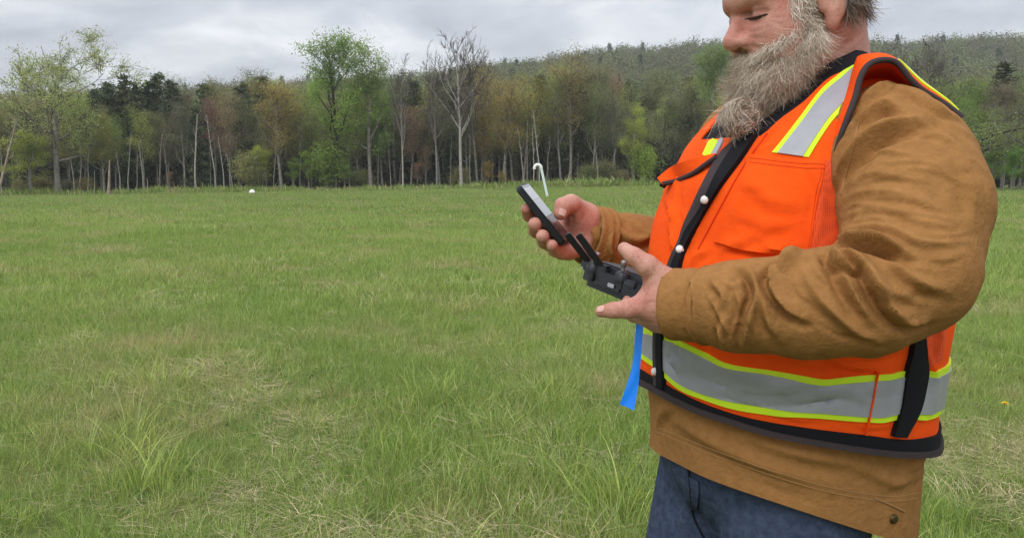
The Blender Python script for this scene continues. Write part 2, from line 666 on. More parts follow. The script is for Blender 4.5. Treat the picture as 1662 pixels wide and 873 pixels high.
HEM_BOT = [(764, 317), (778, 322), (793, 328), (825, 339), (859, 347), (905, 357), (958, 364.5), (1024, 372), (1066, 374), (1085, 371), (1094, 364)]
HEM_TOP = [(766, 305), (781, 312), (805, 322), (832, 331), (870, 340), (910, 346), (958, 351), (1010, 355.5), (1045, 359), (1075, 357), (1094, 352)]
NECK = [(1000, 53), (988, 59), (971, 66), (946, 84), (919, 98), (908, 105), (897, 112)]
JHEM = [(772, 374), (790, 380), (832, 393.6), (895, 409.5), (958, 424.7), (1003, 435), (1040, 443), (1060, 447), (1075, 449)]
z_hem = curve_u(HEM_BOT)
z_neck = curve_u(NECK, sym=True)
z_jhem = curve_u(JHEM)


def fold_noise(u, z, seed, amp):
    r = np.random.default_rng(seed)
    d = 0
    for _ in range(9):
        ku, kz, ph = r.integers(1, 6), r.uniform(6, 40), r.uniform(0, 6.28)
        d = d + np.sin(ku * u + kz * z + ph) / 9
    return d * amp


def loft_part(name, zb, ztop, off, nu, nv, mat, parent, seed, amp, thick, strokes=(), eased=None):
    U = np.linspace(0, 2 * np.pi, nu, endpoint=False)
    Ug = np.repeat(U, nv).reshape(nu, nv)
    t = np.linspace(0, 1, nv)[None]
    Z = zb(U)[:, None] * (1 - t) + ztop(U)[:, None] * t
    o = off + (eased(t) if eased else 0) + fold_noise(Ug, Z, seed, amp)
    V = torso(Ug, Z, o).reshape(-1, 3)
    F = grid_FN(nu, nv)
    if strokes:
        V = sculpt(V, F, strokes)
    Nn = vnormals(V, F)
    up = V.reshape(nu, nv, 3)
    ob = in_man(grid_slab(up, Nn.reshape(nu, nv, 3), thick, name, mat, parent, closed=True))
    return ob, V, F


# ---- jacket: body, hem seam, collar, sleeves, cuffs
jst = [([(790, 345), (830, 362), (900, 384), (960, 398)], .018, .008, .6), ([(770, 352), (778, 340), (792, 332)], .010, .006, .5),
       ([(1060, 385), (1080, 378), (1092, 372)], .014, .007, .5), ([(850, 352), (930, 372), (1010, 382)], .014, .006, .5),
       ([(1040, 400), (1070, 392), (1090, 384)], .012, .005, .5), ([(820, 372), (880, 392), (960, 410)], .008, .0025, .5),
       ([(1000, 383), (1040, 396), (1060, 400)], .010, .004, .4)]
jst = [(p, w * .9, a * 1.5, v) for p, w, a, v in jst]
jacket, JV, JF = loft_part('jacket', z_jhem, lambda u: np.minimum(z_neck(u) + 0.022, zt[-1] - 0.004), 0.0, 180, 130, M['canvas'], man, 3, 0.006, 0.004, jst,
                           eased=lambda t: 0.003 * np.clip(1 - t * 9, 0, 1) ** 2)
bvh_j = bvh_of(JV, JF)


def jseam(dy, w, name='seam'):
    top = [(x, y - dy) for x, y in JHEM[:-1]] + [(1040, 441 - dy), (1070, 444 - dy), (1088, 441 - dy)]
    top[0] = (772, 374 - dy)
    return in_man(patch(bvh_j, top, [(x, y + w) for x, y in top], 60, 2, 0.0002, 0.0012, name, M['stitch'], jacket))


# two rows of stitching above the hem
for dy in (24, 20):
    seam = in_man(patch(bvh_j, [(768, 350.5 + 24 - dy), (832, 369 + 24 - dy), (900, 386 + 24 - dy), (960, 398.5 + 24 - dy), (1010, 405.5 + 24 - dy), (1050, 408 + 24 - dy), (1085, 404 + 24 - dy)],
                        [(768, 351.3 + 24 - dy), (832, 369.8 + 24 - dy), (900, 386.8 + 24 - dy), (960, 399.3 + 24 - dy), (1010, 406.3 + 24 - dy), (1050, 408.8 + 24 - dy), (1085, 404.8 + 24 - dy)],
                        70, 2, 0.0, 0.0009, 'seam', M['stitch'], jacket))
dart = in_man(patch(bvh_j, [(1024, 409), (1042, 414), (1060, 420)], [(1024, 410.2), (1042, 415.4), (1060, 421.6)], 16, 2, 0.0, 0.0022, 'dart_seam', M['stitch'], jacket))


def snap_at(bvh, px, py, r, mat, parent, name='snap_button', lift=0.004):
    l, n_, i = cast(bvh, px, py)
    if l is None:
        return None
    l = np.array(l); n_ = np.array(n_)
    pts = [l + n_ * s for s in (-0.004, lift * 0.5, lift * 0.9, lift, lift + 0.0004)]
    V, F = tube(np.array(pts), [r, r, r * 0.82, r * 0.45, 0.0001], 20)
    return child(name, V, F, mat, parent)


snap_at(bvh_j, 1047, 427, 0.0075, M['brass'], jacket, 'snap_button')

# near sleeve
near_nodes = cap_nodes([(1036, 116, 1.15, 66), (1057, 140, 1.10, 74), (1072, 170, 1.05, 77), (1062, 222, 1.00, 73), (1014, 246, 0.985, 62), (945, 251, 1.0, 58), (865, 252, 1.03, 49), (800, 250, 1.07, 38)])


def f_near(P):
    return sd_chain(P, near_nodes, 0.03)


pts = np.array([n[0] for n in near_nodes])
SV, SF = surface_nets(f_near, pts.min(0) - 0.12, pts.max(0) + 0.12, 0.0030)
# the sleeve ends inside the cuff
wx = at(795, 250, 1.07)
keep_v = ~((SV[:, 0] < wx[0] + 0.004))
SF = SF[keep_v[SF].all(1)]
near_strokes = [
    # big fold from the armpit, inner elbow creases
    ([(985, 196), (1000, 199), (1030, 200), (1060, 208)], .010, .016, 1.2),
    ([(985, 203), (1005, 214), (1020, 226), (1036, 248), (1058, 264), (1080, 266)], .011, .013, .9),
    ([(980, 204), (975, 212), (992, 221), (1005, 219)], .008, .010, .9),
    ([(972, 205), (985, 222), (1003, 246), (1020, 262)], .012, .010, .8),
    ([(925, 212), (905, 225), (908, 240), (925, 255), (940, 262)], .009, .012, .9),
    ([(945, 204), (925, 214), (913, 226)], .008, .010, .8),
    ([(868, 221), (881, 228), (886, 244), (877, 262), (871, 286)], .008, .009, 1.1),
    ([(862, 240), (868, 256), (862, 272)], .006, .004, .8),
    ([(850, 262), (845, 275), (858, 290)], .007, .004, .6),
    ([(834, 248), (850, 266), (862, 292)], .007, .005, .7),
    ([(835, 232), (848, 244), (842, 256)], .008, .006, .5),
    ([(895, 230), (900, 260), (912, 278)], .012, .007, .5),
    ([(940, 222), (960, 246), (1000, 270), (1030, 280)], .012, .007, .5),
    ([(1010, 228), (1030, 238), (1075, 246)], .012, .006, .5),
    ([(1045, 215), (1075, 232), (1110, 240)], .012, .006, .6),
    # upper arm: long soft draping folds
    ([(985, 167), (1010, 158), (1060, 160), (1100, 172)], .010, .0026, .4),
    ([(985, 178), (1030, 171), (1080, 182), (1128, 187)], .009, .0024, .5),
    ([(995, 152), (1020, 143), (1060, 145)], .009, .0026, .5),
    ([(1060, 138), (1100, 141), (1140, 156)], .007, .0016, .5),
    ([(985, 190), (1040, 188), (1085, 203)], .009, .004, .7),
    ([(1050, 196), (1095, 200), (1135, 198)], .008, .0024, .5),
    ([(1000, 132), (1030, 124), (1075, 128)], .008, .002, .5),
    ([(980, 145), (1000, 128), (1025, 112), (1050, 104), (1080, 98)], .016, .012, .9),
    ([(1000, 103), (1025, 92), (1040, 88), (1060, 92)], .012, .009, .9),
    ([(1045, 70), (1070, 80), (1100, 92), (1125, 97)], .008, .006, .6),
    ([(1005, 88), (1030, 72), (1050, 66)], .010, .006, .6),
    ([(1080, 108), (1110, 116), (1135, 130)], .010, .003, .5),
    ([(1130, 140), (1140, 165), (1136, 190)], .016, .003, .4),
]
near_strokes = [(p, w * .72, a * 1.7, v * 1.1) for p, w, a, v in near_strokes]
# sharp little creases of stiff canvas
near_strokes += [(p, .0042, a, .9) for p, a in (
    ([(1004, 152), (1040, 146), (1082, 149)], .0022), ([(1010, 163), (1060, 164), (1100, 173)], .0024), ([(1030, 174), (1080, 177), (1130, 184)], .0020),
    ([(995, 183), (1030, 180), (1062, 186)], .0026), ([(1075, 192), (1110, 194), (1140, 190)], .0018), ([(1020, 118), (1050, 111), (1095, 112)], .0022),
    ([(1035, 134), (1080, 133), (1120, 143)], .0018), ([(1060, 98), (1090, 103), (1118, 112)], .0020), ([(1010, 96), (1024, 84), (1040, 80)], .0028),
    ([(1045, 76), (1066, 84), (1086, 90)], .0026), ([(1070, 78), (1095, 90), (1120, 99)], .0020), ([(1000, 112), (1012, 102), (1030, 97)], .0028),
    ([(990, 172), (1003, 168), (1018, 169)], .0026), ([(1085, 212), (1110, 214), (1130, 208)], .0020), ([(1050, 206), (1070, 218), (1092, 224)], .0026),
    ([(1000, 226), (1012, 240), (1030, 252)], .0034), ([(950, 216), (962, 228), (980, 236)], .0030), ([(930, 226), (936, 240), (952, 250)], .0030),
    ([(900, 240), (906, 254), (920, 264)], .0030), ([(880, 262), (886, 274), (884, 284)], .0030), ([(842, 230), (856, 236), (866, 234)], .0026),
    ([(838, 268), (846, 280), (848, 288)], .0028), ([(960, 262), (985, 274), (1010, 277)], .0026), ([(905, 218), (898, 226), (893, 238)], .0034),
    ([(870, 228), (862, 238), (860, 248)], .0030), ([(1040, 232), (1062, 240), (1090, 240)], .0022), ([(1034, 250), (1056, 258), (1080, 256)], .0022))]
SV = sculpt(SV, SF, near_strokes)
_r = np.random.default_rng(5)
_n = vnormals(SV, SF)
_w = sum(np.sin(SV @ _r.normal(0, 1, 3) * _r.uniform(35, 120) + _r.uniform(0, 6)) for _ in range(8)) / 8
# small directional crumples
_q = SV @ np.array([[.5, .1, 1.0], [1.0, .2, -.4], [0, 1, 0]]).T
for _k2 in range(26):
    _c = SV[_r.integers(0, len(SV))]; _d = _r.normal(0, 1, 3) + np.array([1.6, 0, -.6]); _d /= np.linalg.norm(_d)
    _o = SV - _c; _l = _o @ _d; _e = np.linalg.norm(_o - _l[:, None] * _d, axis=1)
    _w = _w + _r.choice([-1, 1]) * .8 * np.exp(-(_l / _r.uniform(.03, .06)) ** 2 - (_e / _r.uniform(.005, .010)) ** 2)
SV = SV + _n * (_w * 0.0019)[:, None]
sleeve = child('sleeve', SV, SF, M['canvas'], jacket)
bvh_s = bvh_of(SV, SF)


def cuff(a, b, ra, rb, name='cuff'):
    """a stiff band of cloth round the wrist from a (hand side) to b, open at the hand"""
    a, b = np.asarray(a), np.asarray(b)
    n = 14
    t = np.linspace(0, 1, n)[:, None]
    c = a + (b - a) * t
    r = ra + (rb - ra) * t[:, 0]
    pts = np.vstack([c[4:5], c[:1] + (b - a) * 0.002, c[:1], c, c[-1:] + (b - a) * .01])
    rr = np.r_[r[4] - 0.006, r[0] - 0.006, r[0] - 0.003, r + 0.0006 * np.sin(np.arange(n) * 1.1), r[-1] - 0.006]
    V, F = tube(pts, rr, 40)
    ang = np.random.default_rng(3).uniform(0, 6)
    return child(name, V, F, M['canvas'], jacket)


cuff(at(787.5, 250.5, 1.085), at(829, 251.5, 1.055), 42.5 * 1.08 / FOC, 45 * 1.05 / FOC)
ca, cb = at(828, 251.5, 1.056), at(830, 251.6, 1.054)
V, F = tube(np.array([ca, ca * .5 + cb * .5, cb]), [45 * 1.05 / FOC, 48.2 * 1.05 / FOC, 45 * 1.05 / FOC], 40)
child('cuff_seam', V, F, M['canvas'], jacket)

for pl_ in ([(1006, 100), (1000, 118), (992, 140), (985, 160)],):
    in_man(patch(bvh_s, pl_, [(x + 1.1, y + .4) for x, y in pl_], 24, 2, .0002, .0008, 'seam', M['stitch'], jacket))

# far sleeve
far_nodes = cap_nodes([(885, 128, 1.50, 70), (866, 165, 1.56, 62), (838, 203, 1.58, 50), (775, 206, 1.58, 35), (735, 203, 1.555, 35), (684, 194, 1.52, 30)])
pts = np.array([n[0] for n in far_nodes])
FV, FF = surface_nets(lambda P: sd_chain(P, far_nodes, 0.03), pts.min(0) - 0.12, pts.max(0) + 0.12, 0.005)
wx2 = at(690, 195, 1.525)
FF = FF[(FV[:, 0] > wx2[0])[FF].all(1)]
far_strokes = [([(712, 181), (716, 190), (713, 200), (720, 215)], .009, .012, .8), ([(722, 182), (728, 192), (745, 199), (775, 192)], .009, .010, .8),
               ([(700, 190), (708, 205), (705, 218)], .008, .006, .6), ([(745, 184), (760, 194), (775, 196)], .008, .006, .6),
               ([(735, 200), (740, 212), (735, 222)], .008, .006, .5)]
far_strokes = [(p, w * .9, a * 1.5, v) for p, w, a, v in far_strokes]
FV = sculpt(FV, FF, far_strokes)
child('sleeve', FV, FF, M['canvas'], jacket)
cuff(at(687, 193, 1.52), at(706, 196.5, 1.535), 35 * 1.52 / FOC, 37 * 1.53 / FOC)

# collar: dark corduroy band standing round the neck
c_top = curve_u([(1000, 41), (988, 46), (971, 53), (946, 72), (919, 87), (905, 96), (895, 104)], sym=True)
collar, _, _ = loft_part('collar', lambda u: z_neck(u) - 0.012, lambda u: np.minimum(c_top(u), zt[-1] - 0.002), 0.008, 160, 16, M['black'], jacket, 8, 0.004, 0.005)

# ---- vest
vst = [([(1040, 262), (1000, 280), (960, 286)], .012, -.004, .3), ([(800, 215), (790, 190), (792, 160)], .010, .005, .6),
       ([(812, 195), (822, 170), (838, 150)], .010, .004, .5), ([(845, 200), (890, 206), (940, 203)], .006, .004, .8),
       ([(810, 300), (870, 312), (950, 318), (1010, 306)], .011, .0030, .6), ([(826, 318), (900, 320), (975, 308)], .010, .0028, .6), ([(930, 330), (985, 322), (1015, 328)], .007, .003, .6),
       ([(792, 282), (790, 294), (797, 306)], .005, .006, .9), ([(800, 284), (803, 296), (800, 304)], .004, .004, .9), ([(905, 115), (880, 150), (850, 190)], .018, .003, .4),
       ([(1092, 250), (1100, 275), (1095, 300)], .010, .004, .5), ([(975, 290), (1020, 292), (1060, 285)], .009, .004, .5),
       ([(950, 132), (962, 160), (957, 195)], .008, .003, .5), ([(880, 150), (905, 165), (940, 168)], .012, .0028, .5),
       ([(868, 178), (900, 186), (930, 182)], .010, .0025, .5), ([(850, 205), (880, 196), (905, 198)], .008, .003, .6),
       ([(780, 165), (795, 185), (788, 210)], .008, .0035, .5), ([(910, 108), (900, 120), (880, 126)], .008, .003, .5),
       ([(800, 228), (815, 212), (830, 205)], .008, .003, .5), ([(960, 285), (985, 300), (1030, 300)], .007, .003, .6),
       ([(830, 300), (880, 309), (925, 312)], .006, .003, .6), ([(880, 328), (940, 326), (990, 318)], .007, .003, .6), ([(1085, 285), (1092, 310), (1088, 335)], .008, .004, .5)]
vst = [(p, w, a * 2.0, v) for p, w, a, v in vst]
vst += [(p, .0045, a, .9) for p, a in (
    ([(858, 150), (880, 156), (905, 154)], .0022), ([(890, 172), (915, 176), (938, 173)], .0020), ([(860, 190), (885, 192), (910, 190)], .0020),
    ([(795, 170), (803, 186), (798, 204)], .0026), ([(785, 185), (790, 200), (787, 214)], .0022), ([(826, 176), (818, 190), (806, 206)], .0022),
    ([(920, 112), (908, 120), (892, 125)], .0020), ([(940, 98), (928, 106), (915, 114)], .0020), ([(968, 296), (1000, 303), (1030, 304)], .0026),
    ([(925, 296), (955, 300), (985, 298)], .0026), ([(1000, 349), (1020, 352), (1040, 351)], .0020), ([(900, 338), (930, 345), (960, 346)], .0020),
    ([(1088, 278), (1096, 290), (1092, 300)], .0026), ([(1080, 348), (1088, 340), (1092, 330)], .0024), ([(848, 322), (880, 330), (910, 331)], .0026),
    ([(1000, 318), (1030, 322), (1052, 318)], .0024), ([(815, 303), (840, 312), (860, 314)], .0026))]
vest, VV, VF = loft_part('vest', z_hem, z_neck, 0.012, 260, 190, M['orange'], man, 11, 0.009, 0.0025, vst,
                         eased=lambda t: 0.005 * np.clip(1 - t * 5, 0, 1))
bvh_v = bvh_of(VV, VF)


def ring(top, bot, off, name, mat, m=5, thick=0.0014, nu=220):
    zt_, zb_ = curve_u(top), curve_u(bot)
    U = np.linspace(-np.pi, np.pi, nu, endpoint=False)
    zt2, zb2 = zt_(U), zb_(U)
    up = np.zeros((nu, m, 3)); Nn = np.zeros((nu, m, 3))
    c0 = torso(U * 0, zb2)
    for i in range(nu):
        for j in range(m):
            z = zt2[i] + (zb2[i] - zt2[i]) * j / (m - 1)
            p = torso(U[i], z, 0.3); q = torso(U[i], z, -0.08)
            l, nn, k, dd = bvh_v.ray_cast(Vector(p), Vector(q - p).normalized())
            if l is None:
                l, nn = Vector(torso(U[i], z, 0.02)), Vector(torso(U[i], z, 0.1) - torso(U[i], z, 0)).normalized()
            up[i, j] = l; Nn[i, j] = nn
    for _ in range(3):
        Q = Nn + np.roll(Nn, 1, 0) + np.roll(Nn, -1, 0)
        Nn = Q / (np.linalg.norm(Q, axis=2, keepdims=True) + 1e-9)
    return in_man(grid_slab(up + Nn * (off + thick), Nn, off + thick + 0.001, name, mat, vest, closed=True))


def shift(pl, dy):
    return [(x, y + dy) for x, y in pl]


WT = [(752, 268), (775, 272.5), (797, 278), (832, 289), (859, 298), (905, 303), (958, 309.5), (976, 309), (1034, 306), (1046, 303.5), (1062, 303.5), (1085, 303.5), (1098, 300)]
WB = [(754, 287), (765, 296), (778, 303), (803, 319), (832, 328), (872, 336), (925, 340.5), (958, 341.5), (1019, 345), (1035, 343), (1049, 342), (1074, 343), (1096, 337)]
ring(WT, shift(WT, 5.5), 0.0022, 'lime_band_edge', M['lime'], m=3)
ring(shift(WB, -5.5), WB, 0.0022, 'lime_band_edge', M['lime'], m=3)
ring(shift(WT, 4.6), shift(WB, -4.6), 0.0042, 'reflective_waist_band', M['silver'], m=9)
ring(HEM_TOP, shift(HEM_BOT, -1.0), 0.0010, 'hem_binding', M['black'], m=5, thick=0.003)
ring(shift(HEM_BOT, -5.6), shift(HEM_BOT, -0.9), 0.0055, 'hem_piping', M['greytrim'], m=3, thick=0.002)
VP = lambda *a, **k: in_man(patch(bvh_v, *a, parent=vest, **k))
# seam edge of the front panel of the band
VP([(1026, 305), (1020, 325), (1012, 357)], [(1027.5, 305), (1021.5, 325), (1013.5, 357)], 20, 2, .0066, .0008, 'seam', M['orange'])
# black side adjustment strap
VP([(1067, 276), (1064, 292), (1058, 308), (1052, 335), (1043, 358)], [(1079, 276), (1082, 292), (1082, 306), (1074, 335), (1057, 359)], 24, 6, .0072, .002, name='side_strap', mat=M['black'])
# silver chest band with lime edges
LB = [(1003, 50), (985, 61), (962, 75), (935, 100), (905, 126)]
RB = [(1003, 78), (992, 88), (976, 100), (962, 114), (948, 130)]


def mixl(s):
    A, B = resample(LB, 12), resample(RB, 12)
    return [tuple(p) for p in A * (1 - s) + B * s]


VP(mixl(0), mixl(.17), 30, 3, .0012, .0012, name='lime_band_edge', mat=M['lime'])
VP(mixl(.83), mixl(1), 30, 3, .0012, .0012, name='lime_band_edge', mat=M['lime'])
VP(mixl(.155), mixl(.845), 34, 8, .0022, .0012, name='reflective_chest_band', mat=M['silver'])
VP([(824, 128), (832, 116), (842, 104)], [(832, 130), (842, 117), (850, 105)], 10, 4, .0012, .0012, name='lime_band_edge', mat=M['lime'])
VP([(833, 130), (843, 117), (850.5, 105)], [(838, 131), (847, 119), (853, 107)], 10, 4, .0022, .0012, name='reflective_chest_band', mat=M['silver'])
# pocket panel and mesh side panel
VP([(880, 127.5), (910, 130), (940, 132), (967, 132.5)], [(838, 199), (870, 205), (915, 209), (948, 209)], 30, 24, .0010, .0018, name='chest_pocket', mat=M['orange'])
M['orange_st'] = material('orange_stitching', (0.72, 0.062, 0.006), .9)
for _o in (3.0, 6.5):
    VP([(880, 127.5 + _o), (910, 130 + _o), (940, 132 + _o), (966, 132.5 + _o)], [(880, 128.1 + _o), (910, 130.6 + _o), (940, 132.6 + _o), (966, 133.1 + _o)], 24, 2, .0030, .0006, name='stitching', mat=M['orange_st'])
VP([(962.5, 136), (955, 170), (945.5, 208)], [(963.4, 136), (955.9, 170), (946.4, 208)], 24, 2, .0030, .0006, name='stitching', mat=M['orange_st'])
VP([(899, 110), (872, 136), (846, 168), (818, 205)], [(900, 110.4), (873, 136.5), (847, 168.5), (819, 205.5)], 30, 2, .0016, .0006, name='stitching', mat=M['orange_st'])
VP([(966, 133), (974, 130), (985, 118)], [(948, 209), (970, 212), (996, 205)], 14, 20, .0003, .0008, name='mesh_side_panel', mat=M['meshfab'])
VP([(1086, 262), (1105, 240), (1118, 220)], [(1084, 302), (1094, 300), (1104, 296)], 12, 12, .0003, .0008, name='mesh_side_panel', mat=M['meshfab'])
# front edges: far dark binding, near black binding, snaps
in_man(patch(bvh_v, [(864, 106), (856, 117), (846, 130)], [(878, 107), (868, 116), (852, 131)], 10, 4, .0012, .0012, 'jacket_placket', M['canvas'], jacket))
FL = [(878, 108), (862, 118), (843, 131), (819, 164), (794, 203), (783, 225), (772, 255), (769, 285), (770, 317)]
FR = [(909, 94), (888, 113), (871, 131), (837, 164), (807, 203), (797, 225), (784, 255), (780, 285), (781, 320)]


def mixf(s):
    A, B = resample(FL, 30), resample(FR, 30)
    return [tuple(p) for p in A * (1 - s) + B * s]


VP(mixf(0.0), mixf(.42), 60, 4, .0056, .0015, name='front_binding', mat=M['greytrim'])
VP(mixf(.40), mixf(1.0), 60, 5, .0066, .0022, name='front_binding', mat=M['black'])
for px, py in ((827.6, 164), (798.5, 207), (772, 306)):
    snap_at(bvh_v, px, py, 0.0067, M['snap'], vest, lift=0.0125)
snap_at(bvh_v, 907, 95, 0.0055, M['brass'], vest, lift=0.007)
# far chest pocket flap standing off the vest
top = np.array([(770, 146.5), (787, 137), (806, 132), (824, 128.5), (838, 126)], float)
bot = np.array([(776, 151.5), (792, 149), (812, 143), (826, 136), (840, 129)], float)
Td, Bd = resample(top, 16), resample(bot, 16)
_h = [(q, cast(bvh_v, 770 + 66 * q, 151 - 24 * q)[0]) for q in np.linspace(.25, 1, 12)]
_h = [(q, l.y) for q, l in _h if l is not None]


def flap_d(s):
    return float(np.interp(s, [q for q, y in _h], [y - 0.014 - 0.018 * (1 - q) for q, y in _h]))


G = np.zeros((16, 5, 3))
for i in range(16):
    s = i / 15
    for j in range(5):
        p = Td[i] * (1 - j / 4) + Bd[i] * j / 4
        G[i, j] = at(p[0], p[1], flap_d(s) - 0.012 * j / 4)
Nn = np.zeros_like(G); Nn[:] = np.array([-.3, -.75, .55]) / np.linalg.norm([-.3, -.75, .55])
flap = in_man(grid_slab(G, Nn, 0.003, 'pocket_flap', M['orange'], vest))
V, F = tube(np.vstack([at(p[0], p[1], flap_d(i / 15) - 0.013) for i, p in enumerate(Bd)]), 0.0042, 8)
child('flap_binding', V, F, M['greytrim'], vest)
V, F = tube(np.vstack([at(p[0], p[1], flap_d(.05)) for p in ((774, 151.5), (778, 152.5), (783, 150.5))]), [.004, .006, .002], 8)
child('flap_binding', V, F, M['black'], vest)

# ---- armhole of the vest: strip standing over the shoulder, dark binding, red lining
ARM_EDGE = [(974, 152), (977, 135), (984, 115), (993, 97), (1002, 80), (1007, 66), (1013, 57), (1022, 51.5), (1035, 49.5), (1048, 51), (1056, 56), (1066, 65), (1080, 74), (1098, 82), (1113, 89), (1127, 97)]
ARM_IN = [(962, 148), (966, 132), (974, 112), (983, 93), (992, 76), (997, 62), (1001, 53), (1006, 46), (1022, 44), (1036, 44.5), (1052, 50), (1064, 56.5), (1079, 66.5), (1097, 76.5), (1112, 85), (1126, 96)]
ARM_D = [1.115, 1.11, 1.105, 1.10, 1.10, 1.105, 1.11, 1.115, 1.12, 1.125, 1.125, 1.125, 1.125, 1.125, 1.12, 1.115]
ARM_DI = [1.13, 1.13, 1.13, 1.135, 1.15, 1.165, 1.18, 1.20, 1.21, 1.215, 1.22, 1.22, 1.215, 1.205, 1.19, 1.17]


def shoulder_strip():
    n = 48
    s = np.linspace(0, 1, len(ARM_D))
    t = np.linspace(0, 1, n)
    E_, I_ = resample(ARM_EDGE, n), resample(ARM_IN, n)
    ts = np.linspace(0, 1, n)
    de, di = np.interp(ts, s, ARM_D), np.interp(ts, s, ARM_DI)
    G = np.zeros((n, 6, 3))
    for i in range(n):
        a, b = at(I_[i][0], I_[i][1], di[i]), at(E_[i][0], E_[i][1], de[i])
        for j in range(6):
            w = j / 5
            G[i, j] = a * (1 - w) + b * w + np.array([0, 0, 0.004 * math.sin(w * math.pi)])
    Nn = vnormals(G.reshape(-1, 3), np.array([(i * 6 + j, (i + 1) * 6 + j, (i + 1) * 6 + j + 1, i * 6 + j + 1) for i in range(n - 1) for j in range(5)])).reshape(G.shape)
    if (Nn[:, :, 2].mean()) < 0:
        Nn = -Nn
    o = in_man(grid_slab(G, Nn, 0.0025, 'shoulder_panel', M['orange'], vest))
    # lining: the dark red inside that drops to the sleeve
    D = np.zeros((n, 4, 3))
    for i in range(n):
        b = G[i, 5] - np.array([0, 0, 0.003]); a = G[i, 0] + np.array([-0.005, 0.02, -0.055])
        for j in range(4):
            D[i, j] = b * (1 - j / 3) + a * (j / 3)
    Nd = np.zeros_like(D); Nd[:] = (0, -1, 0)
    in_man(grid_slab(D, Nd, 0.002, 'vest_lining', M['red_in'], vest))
    V, F = tube(G[:, 5] + np.array([0, -0.001, 0]), 0.0042, 8)
    child('armhole_binding', V, F, M['greytrim'], vest)
    # the chest band goes on over the shoulder
    for (j0, j1, mt, nm) in ((0, 2, M['silver'], 'reflective_shoulder_band'), (2, 3, M['lime'], 'lime_band_edge')):
        i0, i1 = 30, 47
        g = G[i0:i1, j0:j1 + 1] + Nn[i0:i1, j0:j1 + 1] * 0.0022
        in_man(grid_slab(g, Nn[i0:i1, j0:j1 + 1], 0.0018, nm, mt, vest))


shoulder_strip()

# ---- trousers and boots
def leg_pts(px, d, yo):
    a = at(px, 400, d); a = np.array([a[0], a[1], 0.95])
    return [a, np.array([a[0] + .0, a[1] + yo * .3, 0.52]), np.array([a[0] + .03, a[1] + yo * .4, 0.10])]


hipc = torso(0.0, 0.93) * .5 + torso(np.pi, 0.93) * .5
fw3 = np.array([FW[0], FW[1], 0]); lf3 = np.array([LF[0], LF[1], 0])
LEGS = []
for s in (1, -1):
    h = hipc + lf3 * (s * 0.095) + fw3 * 0.03
    LEGS.append((h + np.array([0, 0, 0.02]), np.array([*(h + fw3 * 0.085 + lf3 * s * .02)[:2], 0.50]), np.array([*(h - fw3 * 0.02 + lf3 * s * .03)[:2], 0.07])))


def f_tr(P):
    d = sd_ellipsoid(P, hipc + np.array([0, 0, 0.02]), (0.185, 0.165, 0.13))
    for h, k, a in LEGS:
        d = smin(d, sd_capsule(P, h, k, 0.112, 0.098), 0.03)
        d = smin(d, sd_capsule(P, k, a, 0.095, 0.085), 0.02)
    return d


TV, TF = surface_nets(f_tr, hipc + np.array([-.36, -.40, -.93]), hipc + np.array([.36, .40, .17]), 0.011)
tr_st = [([(800, 384), (806, 400), (804, 425), (796, 445)], .010, .007, .6), ([(806, 418), (790, 432), (780, 446)], .009, .006, .6), ([(822, 415), (835, 432), (842, 446)], .012, .006, .5)]
TV = sculpt(TV, TF, tr_st)
trousers = child('trousers', TV, TF, M['navy'], man)
bvh_t = bvh_of(TV, TF)
in_man(patch(bvh_t, [(806, 384), (809, 405), (812, 425), (826, 446)], [(808, 384), (811, 405), (814, 425), (829, 446)], 14, 2, .0005, .0015, 'seam', M['black'], trousers))
in_man(patch(bvh_t, [(809, 392), (811, 404), (811, 418)], [(820, 396), (820, 406), (818, 418)], 10, 4, .0008, .003, 'hammer_loop', M['navy'], trousers))
for h, k, a in LEGS:
    def f_boot(P):
        return smin(sd_capsule(P, a + np.array([0, 0, .06]), a - np.array([0, 0, .02]), .058, .052), sd_capsule(P, a + np.array([0, 0, -.03]) - fw3 * .03, a + fw3 * .16 + np.array([0, 0, -.032]), .05, .04), .03)
    BV, BF = surface_nets(f_boot, a - np.array([.3, .3, .15]), a + np.array([.3, .3, .2]), 0.012)
    BV[:, 2] = np.maximum(BV[:, 2], 0.003)
    child('boot', BV, BF, M['boot'], man)

# ---- head
HY, HT = math.radians(12), math.radians(17)
HS = 1.06
F0 = np.array([-math.cos(HY), -math.sin(HY), 0.0]); Zv = np.array([0, 0, 1.0])
hf = math.cos(HT) * F0 - math.sin(HT) * Zv
hu = math.cos(HT) * Zv + math.sin(HT) * F0
hl = np.cross(hu, hf)
HR = np.stack([hf, hl, hu])
NOSE = at(850.6, 36.8, 1.262)
HO = NOSE - HS * (0.118 * hf - 0.040 * hu)


def hl2w(p):
    return HO + HS * (np.asarray(p) @ HR)


neck_c = torso(0.0, 1.52) * .47 + torso(np.pi, 1.52) * .53


